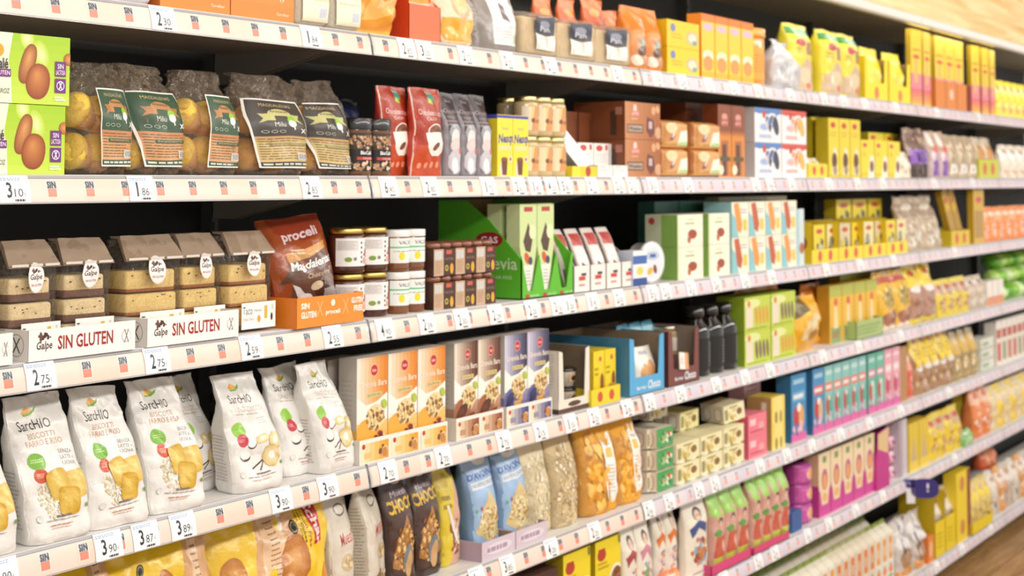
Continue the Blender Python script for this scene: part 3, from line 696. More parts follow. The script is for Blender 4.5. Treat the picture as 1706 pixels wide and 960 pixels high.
def tall_plain(W):
    H = .245; A = Art(W, H); A.bg('84421f'); A.lines(.2, .66, .8, .7, 1, 'c08a6a', .5); A.ell(.5, .75, .1, .02, 'b86a52')
    return carton('biscuit_carton', 'biscuit carton', W, .10, H, '84421f', A)
row(tall_plain, 1, 1142, 1194, 2, 'plain tall brown carton standing behind the toast packs', 'plain tall brown cartons', y=.15, fill=.97)
def milka_box(W, c1, c2, c3):
    H = .118; A = Art(W, H); A.bg('f3f1f2'); rn = random.Random(3)
    for i in range(9): A.ell(.06+i*.11, .93, .08, .07+rn.random()*.09, c1, step=0)
    A.lay += 1; A.rect(.0, .9, 1, 1, c1); A.ell(.35, .82, .07, .12, 'c4503c'); A.ell(.35, .45, .22, .14, 'dfe0ec'); A.ell(.35, .45, .16, .09, c2); A.scat(.62, .6, .2, .2, 22, [c1, c2, c3, 'e9d5d0'], .03, .07, 7); A.ell(.8, .5, .1, .3, c3, .5); A.lines(.15, .12, .7, .24, 2, c1, .5)
    return A
def mk2(W):
    out = []
    for c in (('5f88c8', '9fb6e0', '3a3f50'), ('d8574a', 'eab5ae', 'e0b860')):
        A = milka_box(W, *c); out.append(carton('yogurt_carton', 'carton', W, .12, .118, 'f3f1f2', A, Art(.12, .118).bg('ddd2cf')))
    return out
prs = mk2((XP(1345, .03, ZT[1]+.05)-XP(1259, .03, ZT[1]+.05))/2*.98)
for lv in range(2):
    for i, (a, b, cn) in enumerate(((1259, 1300, 'blue'), (1301, 1345, 'red'))):
        xa, xb = XP(a, .03, ZT[1]+.1), XP(b, .03, ZT[1]+.1)
        put(prs[i], ((xa+xb)/2, .03, ZT[1]+.0004+lv*.119), f'{("lower", "upper")[lv]} white carton with {cn} scalloped print beside tall yellow cartons', 'white cartons with scalloped print')
def yellow_tall(W, H=.225, dark='5c2f22'):
    A = Art(W, H); A.bg('e5cf2c'); A.ell(.45, .88, .24, .05, 'c23c30'); A.lines(.15, .68, .85, .78, 2, 'b9a020', .4); A.poly([(.3, .05), (.85, .05), (.75, .45), (.5, .52)], 'efe6d2'); A.ell(.55, .28, .24, .14, dark); A.ell(.6, .12, .2, .08, 'a08a70'); A.rect(0, 0, 1, .05, 'd9c022')
    return carton('biscuit_carton', 'biscuit carton', W, .05, H, 'e5cf2c', A, Art(.05, H).bg('cdb51e'))
row(yellow_tall, 1, 1380, 1434, 3, 'tall yellow biscuit carton with chocolate picture on the second shelf', 'tall yellow cartons', y=.03, fill=.95)
one(lambda w: yellow_tall(w, .23, 'b09a60'), 1, 1352, 1376, 'tall yellow carton standing behind a low yellow tray', y=.10)
def y_tray(W, H=.06, Hb=.14, D=.14, c='eed733'):
    A = Art(W, H); A.bg(c); A.circ(.3, .5, .09, 'cf5a3c'); A.circ(.7, .5, .09, 'cf5a3c')
    return tray(W, D, H, Hb, c, 'c9b070', A, Art(D, Hb).rect(0, 0, 1, H/Hb, hx(c, 'b09a20', .2)))
one(lambda w: y_tray(w, .05, .07, .10), 1, 1346, 1379, 'low yellow tray between white cartons and tall yellow cartons', y=.022)
def pouch(W, H, cols, seed=1, mode='stand', D=.06, wr=.006, name='snack_bag', cat='snack bag', k='foil', r=.35, art=None, **kw):
    """generic printed bag: base colour, band, motif colours"""
    B = Bag(W, D, H, mode, n=3.2, wr=wr, seed=seed, **kw); A = Art(W, H); rn = random.Random(seed); A.bg(cols[0]); cols = list(cols)+[cols[1]]
    if art: art(A)
    else:
        A.rect(0, .55+.2*rn.random(), 1, .86, cols[1]); A.ell(.5, .8, .26, .06, cols[2]); A.scat(.5, .3, .36, .2, 26, cols[1:], .04, .10, seed); A.lines(.15, .55, .85, .66, 2, cols[-1], .5)
    return Proto(name, cat, [(name, bagmb(B, M(cols[0], r, k), A, None, r, k))])
one(lambda w: pouch(w, .07, ['e9e2d2', 'f4f0e6', 'e6cf4a'], 4), 1, 1350, 1372, 'small cream bag standing in the low yellow tray', y=.04, z=.003)
def cookie_box(W):
    H = .15; A = Art(W, H); A.bg('ead62e'); A.ell(.3, .86, .16, .06, 'c4463a'); A.poly([(.5, 0), (1, 0), (1, .55), (.72, .6)], 'f3ead6'); A.ell(.8, .3, .14, .16, '6f3b2c'); A.lines(.1, .55, .5, .7, 2, 'b8a11f', .4); A.rect(0, 0, .5, .14, 'dcc41f')
    return carton('biscuit_carton', 'biscuit carton', W, .07, H, 'ead62e', A, Art(.07, H).bg('d3bc22'))
row(cookie_box, 1, 1434, 1500, 3, 'short yellow biscuit carton with cream corner on the second shelf', 'short yellow cartons', y=.03, fill=.95)
row(lambda w: cookie_box(w), 1, 1446, 1500, 2, 'short yellow carton lying on top of the second row', 'stacked yellow cartons', y=.12, fill=.95, z=.04)
row(lambda w: [pouch(w, .11, ['efe3cf', 'f6efe0', 'caa98a'], 5+i, wr=.009) for i in range(2)], 1, 1495, 1520, 2, 'cream coloured bag beside the short yellow cartons', 'cream bags', y=.03)
def purple_bag(A): A.rect(0, .45, 1, 1, 'a58a72'); A.scat(.5, .75, .4, .2, 16, ['6b4534', 'c9a98a', '8a6248'], .08, .16, 3); A.rect(.05, .28, .95, .58, '8a55b8'); A.rect(.3, .32, .7, .5, '5f2f92'); A.rect(0, 0, 1, .28, '3f2119')
one(lambda w: pouch(w, .215, ['4a2a20', '000000'], 8, art=purple_bag, D=.09, wr=.012), 1, 1518, 1552, 'brown chocolate bag with shiny purple label on the second shelf', y=.03)
def purple2(A): A.rect(0, .55, 1, 1, 'b89a80'); A.rect(.1, .7, .5, .98, 'e6ddd4'); A.ell(.6, .62, .3, .08, 'd8604c'); A.rect(.2, .04, .9, .38, '7c3fa6'); A.scat(.5, .45, .4, .08, 14, ['caa0c8', 'f0e0e8'], .06, .1, 2)
row(lambda w: pouch(w, .21, ['c9b3b0', '000000'], 9, art=purple2, D=.08, wr=.012), 1, 1553, 1584, 2, 'clear snack bag with purple and red label', 'purple labelled snack bags', y=.03)
def beige_bag(A): A.scat(.5, .5, .45, .45, 40, ['c9b596', 'a88e6a', 'dccdb2', 'bda27c'], .06, .14, 3); A.rect(.1, .12, .6, .32, 'f3ede4'); A.rect(.25, .16, .4, .26, '4a4038'); A.ell(.75, .55, .1, .05, 'b8c060')
row(lambda w: pouch(w, .20, ['c0aa8c', '000000'], 14, art=beige_bag, D=.08, wr=.010, r=.25), 1, 1584, 1632, 3, 'beige bread bag with small white label', 'beige bread bags', y=.03)
one(lambda w: y_tray(w, .09, .09, .12, 'c6cc2e'), 1, 1630, 1664, 'lime yellow display tray near the right end of the second shelf', y=.02)
def bun(A): A.ell(.5, .55, .42, .25, 'c98848'); A.ell(.45, .62, .28, .14, 'dca466'); A.rect(0, .85, 1, 1, 'd8c8b0')
row(lambda w: pouch(w, .20, ['d9c3a2', '000000'], 15, art=bun, D=.09, wr=.010, r=.25), 1, 1632, 1662, 2, 'clear bag of round buns in the lime yellow tray', 'bags of buns', y=.045)
row(lambda w: pouch(w, .17, ['f1e6d4', 'ffffff', 'd9b28c'], 16, D=.08, wr=.012, r=.2), 1, 1674, 1740, 5, 'whitish bread bag at the right end of the second shelf', 'whitish bread bags', y=.03)

one(lambda w: pouch(.42, .185, ['101a38', '1a2a52', '24345e'], 18, mode='pillow', D=.07, wr=.01, r=.3), 1, 430, 600, 'dark navy pack in the shade behind the cupcake bags', y=.24)
# ================================================================ TOP SHELF (index 0)
def orange_box(W):
    H = .17; A = Art(W, H); A.bg('ee8d33'); A.grad(0, 0, 1, 1, 'ea8428', 'f39a3f', 5); A.poly([(.76, .30), (.80, .20), (.84, .30), (.88, .46), (.80, .40), (.72, .46)], 'fff3e2'); A.circ(.80, .34, .035, 'fff3e2'); A.rect(.785, .16, .815, .3, 'ee8d33'); A.text('Carrefour', .82, .10, .2, .035, 'fff1de')
    return carton('food_carton', 'food carton', W, .12, H, 'ee8d33', A, Art(.12, H).bg('b9611c'))
row(orange_box, 0, 266, 490, 2, 'orange carton with small white emblem on the top shelf', 'orange cartons', y=.03, fill=.985, rz=0)
one(lambda w: pouch(w, .16, ['dcd6dc', 'c6c0d0', '8a6a90'], 3, mode='brick', D=.1), 0, 200, 264, 'pale grey and purple pack left of the orange cartons', y=.035)
def bread_slices(W):
    D, H = .10, .17; b = MB()
    b.box(-W/2+.006, .006, .004, W/2-.006, D-.006, H-.01, M('efe3cb', .8, 'cake'), .012)
    B = Bag(W, D, H, 'brick', n=7, wr=.004, seed=17); f = B.mesh(film('fbf6ec', .16))
    A = Art(W, H); A.rect(.13, .06, .92, .95, 'f6ecd2'); A.lines(.2, .3, .85, .9, 8, 'e2c890', .25); A.bars(.60, .12, .84, .24, '9aa6c8', 10)
    l = MB(); A.bake(l, B.surf, maxlen=.012, base=.003, step=.00005)
    return Proto('sliced_bread_pack', 'pack of sliced bread', [('bread', b), ('wrapper', f), ('label', l)])
row(bread_slices, 0, 496, 606, 2, 'clear pack of white sliced bread with pale yellow label', 'packs of white sliced bread', y=.025, fill=.97, rz=-.06)
def ywin(A): A.poly([(.1, .15), (.95, .3), (.9, .95), (.3, 1)], 'f6c06c'); A.poly([(.3, .3), (.8, .4), (.75, .85), (.4, .9)], 'f9d294'); A.rect(0, 0, 1, .07, 'f3c25a')
one(lambda w: pouch(w, .20, ['efa238', '000000'], 23, mode='pillow', D=.09, wr=.016, art=ywin), 0, 606, 676, 'crumpled yellow orange bag hanging over the top rail', y=.012)
one(lambda w: tray(w, .16, .085, .20, 'ee7148', 'e0552c', None, Art(.16, .20).bg('d9481f'), cut=.02), 0, 680, 735, 'red orange display tray on the top shelf')
def roll(A): A.ell(.55, .62, .3, .26, 'dcb28c', .3); A.ell(.55, .62, .18, .16, 'f0c890', .3); A.rect(0, 0, 1, .38, 'f2b64c'); A.ell(.45, .8, .3, .1, 'e9dcd6')
one(lambda w: pouch(w, .17, ['e8cfb0', '000000'], 24, mode='stand', D=.10, wr=.014, art=roll, r=.2), 0, 738, 795, 'bag with clear window and yellow base, right of the red tray', y=.02)
one(lambda w: pouch(w, .15, ['ead8c2', 'e89a3c'], 25, D=.08, wr=.01), 0, 684, 730, 'pale bag standing in the red orange tray', y=.05, z=.004)
def dkl(A): A.rect(.30, .12, .90, .97, 'eef0ee'); A.poly([(.55, .55), (.72, .5), (.7, .8), (.6, .86)], '7d7478'); A.lines(.36, .18, .84, .45, 6, 'cbb7ba', .3); A.rect(.78, .16, .88, .3, 'c9dcc4')
row(lambda w: pouch(w, .15, ['8d8580', '000000'], 26, D=.07, wr=.008, art=dkl, r=.25), 0, 800, 870, 1, 'grey bag with tall white label on the top shelf', None, y=.025)
one(lambda w: pouch(w, .15, ['8d8580', 'a69e98', '7a726c'], 27, D=.07, wr=.010, r=.25), 0, 786, 806, 'plain dark grey bag tucked beside the white labelled bag', y=.035)
def breadp(W):
    D, H = .08, .115; b = MB(); b.box(-W/2+.006, .006, .004, W/2-.006, D-.004, H-.014, M('ecd2a6', .8, 'cake'), .01)
    B = Bag(W, D, H, 'brick', n=6, wr=.007, seed=19); f = B.mesh(film('f3ead8', .14))
    A = Art(W, H); A.rect(.30, .50, .82, .90, '3f4352'); A.ell(.55, .72, .16, .1, '8a8ea0'); A.text('Pan', .55, .62, .3, .12, 'dfe0e8'); A.poly([(.30, .14), (.82, .14), (.82, .50), (.55, .45), (.3, .5)], 'ece8e2')
    l = MB(); A.bake(l, B.surf, maxlen=.012, base=.003, step=.00005)
    return Proto('bread_pack', 'pack of bread', [('bread', b), ('wrapper', f), ('label', l)])
row(breadp, 0, 868, 1054, 3, 'clear bread pack with dark blue label on the top shelf', 'bread packs with dark blue labels', y=.022, fill=.96, rz=-.12, jit=.25)
def orb(A): A.rect(0, .6, 1, 1, 'e07a20'); A.poly([(.1, .05), (.9, .05), (.8, .5), (.3, .55)], 'c98a5a'); A.ell(.6, .3, .25, .08, '6a4a38'); A.ell(.35, .14, .25, .09, 'f0d8c0'); A.ell(.6, .42, .16, .05, '9ab0a0')
row(lambda w: pouch(w, .19, ['e68a30', '000000'], 33, D=.09, wr=.010, art=orb), 0, 1056, 1106, 2, 'orange snack bag left of the yellow cartons, top shelf', 'orange snack bags in front', y=.025, rz=-.2)
row(lambda w: [pouch(w, .19+.01*i, ['e0702a', 'c85a1e', 'ef9a4a'], 34+i, D=.06, wr=.010) for i in range(3)], 0, 905, 1050, 4, 'orange bag standing behind the clear bread packs', 'orange bags behind', y=.14, fill=.8, jit=.3)
def ycart(W, H=.082):
    A = Art(W, H); A.bg('f6cf1e'); A.ell(.18, .72, .08, .16, '7a86b0'); A.ell(.78, .42, .20, .28, 'e3b98c'); A.ell(.78, .42, .13, .18, 'f4e3c6'); A.lines(.15, .3, .5, .55, 2, 'c9a418', .4); A.ell(.85, .25, .08, .1, '7fa79a')
    return carton('biscuit_carton', 'biscuit carton', W, .10, H, 'f6cf1e', A, Art(.1, H).bg('d9b018'))
row(ycart, 0, 1110, 1166, 1, 'wide yellow carton on the top shelf, with oval bread picture', 'stacked yellow cartons, top shelf', y=.03, levels=2, hstack=.083)
def tally(W):
    H = .205; A = Art(W, H); A.bg('f9cc38'); A.rect(0, .88, 1, 1, 'e8802a'); A.ell(.5, .80, .4, .06, 'e6b8c8'); A.ell(.5, .35, .4, .09, 'f6e8c8'); A.ell(.5, .23, .36, .12, 'd99a50'); A.rect(0, 0, 1, .1, 'f0b52a')
    return carton('biscuit_carton', 'biscuit carton', W, .05, H, 'f9cc38', A, Art(.05, H).bg('e88a2c'))
row(tally, 0, 1168, 1256, 4, 'tall yellow carton with orange top on the top shelf', 'tall yellow cartons, orange tops', y=.03, fill=.95)
one(lambda w: jar(w/2, .195, 'ec9328', 'f0a038', Art(w*.9, .11).bg('f0a63c').lines(.1, .2, .9, .8, 6, 'd0761c', .3), lz=(.1, .7), lidh=.03, lidr=1.15, neck=.86, name='canister', lidk='gloss', r=.3, cat='canister'), 0, 1255, 1286, 'tall orange canister left of the silver bag')
one(lambda w: pouch(w, .17, ['c4c4c8', 'd4d4d8', 'b4b4ba'], 41, D=.10, wr=.018, r=.22, neck=(.55, .45)), 0, 1296, 1340, 'crumpled silver bag with gathered neck on the top shelf', y=.015)
def flour(A):
    A.bg('ead73c'); A.rect(0, .84, 1, .95, '3f8a34'); A.rect(0, .95, 1, 1, 'e2cf30'); A.ell(.35, .73, .2, .06, 'c0404a'); A.rect(.56, .55, .86, .75, 'a07a60'); A.poly([(0, 0), (1, 0), (1, .35), (.6, .52), (.3, .35), (0, .3)], 'cdb394'); A.ell(.5, .25, .26, .12, 'e0c9a4'); A.ell(.65, .1, .12, .05, 'd06a48'); A.lines(.1, .55, .5, .65, 2, '9a8c20', .4)
one(lambda w: pouch(w, .25, ['e4d43a', '000000'], 43, D=.09, wr=.006, art=flour, t0=.75, top=.3), 0, 1322, 1360, 'wide yellow flour bag with green stripe, behind the silver bag', y=.06)
row(lambda w: pouch(w, .245, ['e4d43a', '000000'], 44, D=.09, wr=.006, art=flour, t0=.75, top=.3), 0, 1376, 1438, 2, 'yellow flour bag with green top stripe on the top shelf', 'yellow flour bags', y=.03)
def ywtray(W, H=.07, Hb=.17, D=.12):
    return tray(W, D, H, Hb, 'f4dd2a', '8f7a4a', Art(W, H).circ(.5, .4, .09, 'dd7a48'), Art(D, Hb).bg('dcc41c'), shape='window')
row(ywtray, 0, 1440, 1518, 2, 'yellow display tray with cut-out front on the top shelf', 'yellow cut-out trays, top shelf', y=.02, fill=.96)
row(lambda w: [pouch(w, .21, ['f7e23c', 'f2d820', 'fff4a0'], 45+i, D=.08, wr=.008) for i in range(2)], 0, 1442, 1516, 2, 'bright yellow bag standing in a cut-out tray', 'bright yellow bags', y=.032, fill=.72, z=.003)
def grissini(W):
    H = .33; A = Art(W, H); A.bg('f2d233'); A.rect(0, .0, 1, .42, 'e8899a'); A.grad(0, 0, 1, .22, 'f2b24a', 'dc6a72', 5); A.ell(.5, .64, .32, .03, 'd4583a'); A.rect(.3, .3, .6, .6, 'e6b860'); A.lines(.15, .7, .85, .76, 1, 'd88a28', .5)
    return carton('breadstick_carton', 'breadstick carton', W, .022, H, 'f2d233', A, Art(.022, H).bg('c9a82c').rect(0, 0, 1, .4, 'c06a60'))
row(grissini, 0, 1519, 1556, 2, 'tall thin yellow and pink carton beside the cut-out trays', 'thin yellow and pink cartons', y=.025, fill=.78, jit=.12)
row(grissini, 0, 1558, 1606, 3, 'tall yellow and pink carton standing in the orange tray', 'breadstick cartons in the orange tray', y=.05, fill=.95, z=.003)
one(lambda w: tray(w, .15, .125, .14, 'dd8538', 'a8603a', Art(w, .125).ell(.5, .55, .06, .2, 'f0c8b0').rect(.3, 0, .34, 1, 'c06a28').rect(.66, 0, .7, 1, 'c06a28')), 0, 1557, 1612, 'orange display tray near the right end of the top shelf', y=.02)
row(grissini, 0, 1622, 1666, 3, 'tall yellow and pink carton right of the orange tray', 'breadstick cartons right of the tray', y=.03, fill=.6, jit=.25)
row(lambda w: pouch(w, .19, ['f3df30', 'f7ec8a', 'd8503a'], 47, D=.08, wr=.01), 0, 1664, 1730, 6, 'yellow bag at the right end of the top shelf', 'yellow bags at the right end', y=.03)
# ================================================================ THIRD SHELF (index 2)
def cake_bag(W, kind, seed):
    D, H = .10, .190; parts = []
    B = Bag(W, D, H, 'stand', n=5.5, t0=.80, seam=.05, wr=.004, seed=seed, top=.34, wtop=.98, lean=.0)
    B.crink = -.5; parts.append(('wrapper', B.mesh(film('efe8dc', .03), 96, 60), 'see-through wrapper'))
    ft = MB(); a = W/2*.985
    pts = [(.004, .150), (-.001, .151), (.034, .196), (.062, .196), (.058, .192), (.038, .191)]
    ft.prism([(-a, y, z) for y, z in pts], (2*a, 0, 0), M('94806c', .22, 'foil')); ft.v = [(x*(1-.16*max(0, (z-.15)/.046)), y, z+.003*noise.noise(Vector((x*40, y*30, seed)))) for x, y, z in ft.v]
    for q0, q1 in ((-.92, -.3), (-.2, .25), (.35, .9)): ft.box(a*q0, -.0022, .1525, a*q1, .0, .1570, M('d9d0c6', .2, 'gloss'))  # pale strips along the fold, a highlight painted as colour
    nx, nz = 18, 7; vs = []
    for j in range(nz+1):
        for i in range(nx+1):
            t = j/nz; x = a*(-1+2*i/nx)*(1-.17*t); g = noise.noise(Vector((x*38+seed*5, t*2.2, seed))); h = 1-abs(noise.noise(Vector((x*60, t*3+seed, 4))))*2
            vs.append((x, .0030+.0335*t-.0022-.003*max(g, -.3)-.0012*max(h, 0)**3, .153+.043*t+.0015*g+.001))
    ft.add(vs, [(j*(nx+1)+i, j*(nx+1)+i+1, (j+1)*(nx+1)+i+1, (j+1)*(nx+1)+i) for j in range(nz) for i in range(nx)], M('a08c78', .2, 'gloss'), True)
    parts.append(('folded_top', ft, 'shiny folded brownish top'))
    sl = []
    for i in range(3):
        z = .006+i*.043; s = MB(); w2 = W/2-.009-.002*i
        s.box(-w2, .008+.003*i, z+.004, w2, D-.008, z+.040, M('ffde92' if kind == 'y' else 'fce2b0', .85, 'cake'), .005)
        if kind == 'y': s.box(-w2, .0085+.003*i, z, w2, D-.009, z+.0075, M('a8673c', .8, 'cake'), .002)
        else: s.box(-w2-.001, .007+.003*i, z, w2+.001, D-.008, z+.015, M('7b5544', .8, 'cake'), .004)
        rn = random.Random(seed+i)
        for q in range(5): x, zz = rn.uniform(-w2*.8, w2*.8), z+rn.uniform(.02, .036); s.box(x, .0072+.003*i, zz, x+.003, .011, zz+.002, M('7a5a34', .9))
        parts.append(('cake_slab', s))
    A = Art(W, H); A.ell(.5, .70, .155, .135, 'ded6cf'); A.ell(.5, .70, .145, .125, 'f3ece8'); A.text('Galpe', .5, .70, .23, .065, '4c2f2a', bold=.02, shear=.2); A.scat(.5, .758, .08, .018, 14, ['4c2f2a', '6a4a40'], .012, .022, 2); A.text('SIN GLUTEN', .5, .635, .2, .022, '9a3a34')
    B.crink = 0; s1 = MB(); A.bake(s1, B.surf, maxlen=.012, base=.0034, step=.00006); parts.append(('oval_sticker', s1))
    C = Art(W*.74, .052); C.bg('f7f5f1'); C.text('Taco', .17, .70, .28, .30, '33302f'); C.text('Naranja', .47, .68, .22, .13, '6a6664'); C.rect(.66, .35, .75, .85, 'd9b84a'); C.text('Chips Choco', .2, .36, .32, .14, 'd07a4a'); C.ell(.5, .36, .05, .14, 'efa048'); C.ell(.88, .4, .03, .15, '2a2624'); C.text('X', .9, .78, .06, .2, 'b8b6b4')
    c = MB(); xo = W*.10; c.box(xo-W*.37, -.0032, .004, xo+W*.37, -.0022, .056, M('f7f5f1', .5)); C.bake(c, lambda u, v, o: (xo+u-W*.37, -.0032-o, .004+v)); parts.append(('card', c))
    return Proto('cake_slice_bag', 'bag of cake slices', parts)
cb = [(-88, -8, 'c', 1), (14, 100, 'c', 2), (108, 186, 'c', 3), (212, 304, 'y', 4), (306, 374, 'y', 5), (384, 458, 'y', 6)]
cl = ['half-seen bag of layered cake at the left image edge', 'clear bag of cream and chocolate layer cake behind the left gluten-free tray', 'clear bag of cream and chocolate layer cake, middle of the shelf tray pair', 'large clear bag of yellow cake slabs behind the right gluten-free tray', 'second bag of yellow cake slabs with oval sticker, behind the right tray', 'bag of yellow cake slabs next to the orange tray']
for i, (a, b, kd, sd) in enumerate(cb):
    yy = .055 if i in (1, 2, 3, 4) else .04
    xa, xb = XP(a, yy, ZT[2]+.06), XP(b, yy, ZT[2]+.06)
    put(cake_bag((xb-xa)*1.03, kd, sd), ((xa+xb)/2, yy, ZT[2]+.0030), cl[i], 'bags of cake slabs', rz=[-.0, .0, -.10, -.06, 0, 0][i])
def sg_tray(W):
    Hf = .052; F = Art(W, Hf); F.bg('f6f3ef'); F.text('SIN GLUTEN', .52, .52, .52, .46, '9c2f26', bold=.025); F.text('Galpe', .14, .45, .14, .34, '4c2f2a', shear=.2, bold=.02); F.scat(.14, .76, .055, .12, 16, ['4c2f2a', '6a4a40'], .008, .016, 2)
    F.circ(.91, .5, .045, 'c9c5c0'); F.circ(.91, .5, .040, 'f6f3ef'); F.text('X', .91, .5, .05, .45, '8a8784', bold=.01)
    S = Art(.15, Hf); S.bg('ece8e2'); S.circ(.8, .5, .13, 'b5b2ae'); S.circ(.8, .5, .115, 'ece8e2'); S.text('X', .8, .5, .14, .5, '55524f')
    return tray(W, .15, Hf, .07, 'f4f1ec', 'd9d2c6', F, S, shape='low')
for i, (a, b, lb) in enumerate([(-120, 22, 'white cardboard tray cut off by the left image edge'), (46, 226, 'white tray with red lettering holding the layered chocolate cakes'), (244, 398, 'white tray with red lettering holding the yellow cake slabs')]):
    yy = [.006, .006, .006][i]; xa, xb = XP(a, yy, ZT[2]+.02), XP(b, yy, ZT[2]+.02)
    put(sg_tray(xb-xa-.003), ((xa+xb)/2, yy, ZT[2]+.0002), lb, 'white cake trays')
def procell(W):
    H = .20; B = Bag(W, .085, H, 'pillow', n=2.7, seam=.03, wr=.009, seed=51, lean=.16)
    A = Art(W, H); A.bg('a4512a'); A.rect(.2, .0, 1, .52, '6b4a3c'); A.poly([(.15, 1), (1, 1), (1, .8), (.6, .74), (.15, .84)], '9a3f28'); A.poly([(.2, .62), (.9, .70), (.88, .58), (.22, .50)], 'd39a58'); A.poly([(.05, .3), (.25, .52), (.9, .62), (.9, .4), (.4, .35)], '6b4a3c')
    A.text('proceli', .53, .80, .62, .13, 'f0d9dc', rot=.06, bold=.03, shear=.15); A.text('Magdalenas', .58, .48, .74, .115, 'ffffff', rot=.06, bold=.02, shear=.2); A.text('Chocolate', .66, .375, .38, .05, 'e9c9a8', rot=.05, shear=.2); A.lines(.3, .60, .55, .67, 2, 'f2d2a6', .5)
    A.ell(.80, .26, .16, .10, '8d7a72', -.5); A.ell(.68, .20, .12, .10, '4a2d26'); A.ell(.60, .25, .09, .05, 'd9c2a0', .3); A.rect(.7, .08, .95, .2, 'a8a09c')
    for i in range(8): A.rect(.72+.03*i, .25-.012*i, .732+.03*i, .34-.012*i, 'b8aaa4', step=0)
    A.lay += 1; A.poly([(.2, .30), (.32, .14), (.5, .02), (.62, .10), (.5, .12), (.34, .26)], 'e9e4e0'); A.ell(.44, .12, .10, .06, 'f6f4f2')
    return Proto('cupcake_bag', 'bag of cupcakes', [('cupcake_bag', bagmb(B, M('a8542c', .25, 'foil'), A, None, .25))])
xa, xb = XP(474, .03, ZT[2]+.05), XP(592, .03, ZT[2]+.05)
put(procell(.165), ((xa+xb)/2+.012, .052, ZT[2]+.030), 'brown and rust bag of chocolate cupcakes leaning in the orange tray', rz=-.30, tilt=(-.06, -.13))
def ortray(W):
    Hf = .062; F = Art(W, Hf); F.bg('ef9030'); F.text('SIN', .12, .72, .12, .20, 'fdf3e6', bold=.04); F.text('GLUTEN', .17, .42, .22, .22, 'fdf3e6', bold=.04); F.text('proceli', .53, .42, .22, .2, 'fdf3e6', bold=.03); F.circ(.53, .74, .03, 'fdf3e6'); F.text('GLUTEN', .90, .74, .18, .2, 'fdf3e6', bold=.04); F.text('FREE', .92, .46, .14, .2, 'fdf3e6', bold=.04)
    F.text('X', .33, .58, .10, .5, 'f5b873'); F.text('X', .72, .58, .10, .5, 'f5b873')
    return tray(W, .16, Hf, .075, 'e98a2c', 'b5681f', F, Art(.16, Hf).bg('e07f24'), shape='low')
put(ortray(xb-xa), ((xa+xb)/2+.004, .006, ZT[2]+.0004), 'orange cardboard tray with white lettering beside the brown jars', rz=.05)
def choc_jar(W):
    R = W/2; H = .098; A = Art(R*2.9, H*.62); A.bg('f4f0ee'); A.rect(0, .56, .45, .92, 'dcd8d6'); A.lines(.05, .6, .42, .9, 5, 'a8a4a2', .3); A.ell(.24, .24, .07, .09, '7aa23c'); A.circ(.37, .26, .035, '8a8a84')
    for i in range(5): A.circ(.52, .15+.17*i, .025, '6a6a68')
    A.lines(.62, .7, .9, .86, 2, 'a88a86', .4); A.text('Nocciola', .76, .6, .26, .1, '8a6a62'); A.scat(.74, .32, .16, .25, 16, ['e9a99a', 'dc7a6a', 'f2c9b8', 'b8634a'], .03, .06, 6)
    return jar(R, H, '4a2213', 'c6a862', A, lz=(.16, .74), lidh=.012, neck=.88, name='spread_jar')
row(choc_jar, 2, 580, 659, 2, 'gold lidded chocolate spread jar right of the orange tray', 'chocolate spread jars', y=.03, fill=.99, levels=2, hstack=.1)
def vals_jar(W):
    R = W/2; H = .094; A = Art(R*2.9, H*.60); A.bg('eef2ee'); A.rect(0, .60, 1, .66, '5fbf8a'); A.text('VALSOIA', .55, .82, .6, .16, '55585c', bold=.01); A.ell(.34, .28, .09, .17, 'e6dc3a'); A.lines(.1, .42, .9, .52, 1, 'a8b0aa', .4); A.ell(.75, .1, .08, .1, '4fb89a')
    return jar(R, H, '7d4a26', 'efeeea', A, lz=(.2, .74), lidh=.016, lidr=1.08, neck=.92, lidk='gloss', name='spread_jar')
row(vals_jar, 2, 664, 716, 2, 'white lidded spread jar with green striped label', 'white lidded jars', y=.03, fill=.99, levels=2, hstack=.096)
def pud(W):
    H = .078; D = .09; A = Art(W, H*.80); A.bg('c9a98c'); A.bars(.07, .62, .38, .92, '9aa0a0', 9); A.lines(.06, .08, .40, .55, 6, '9a7a5c', .3); A.rect(.46, 0, 1, 1, '4a2c22'); A.rect(.58, .8, .84, .95, 'c8604a'); A.text('NATURA', .73, .62, .4, .1, '9c8478'); A.circ(.60, .28, .085, 'c4b84a'); A.circ(.60, .28, .05, '6a5a2a'); A.ell(.84, .25, .08, .2, 'e8a83a')
    b = MB(); b.box(-W/2, 0, 0, W/2, D, H*.80, M('5b3727', .5), .002); A.bake(b, lambda u, v, o: (u-W/2, -o, v)); Art(D, H*.80).bg('4a2c22').bake(b, lambda u, v, o: (-W/2-o, D-u, v))
    l = MB()
    for i in range(2):
        for j in range(2): l.lathe([(W*.20, H*.80), (W*.245, H*.86), (W*.24, H*.97), (W*.15, H)], M('8a5540', .25, 'gloss'), (-.25+.5*i)*W, W*.25+W*.48*j, 20)
    return Proto('dessert_multipack', 'dessert multipack', [('sleeve', b), ('cup_lid', l)])
row(pud, 2, 722, 826, 3, 'brown dessert multipack with barcode panel left of green display', 'brown dessert multipacks', y=.028, fill=.97, levels=2, hstack=.0785)
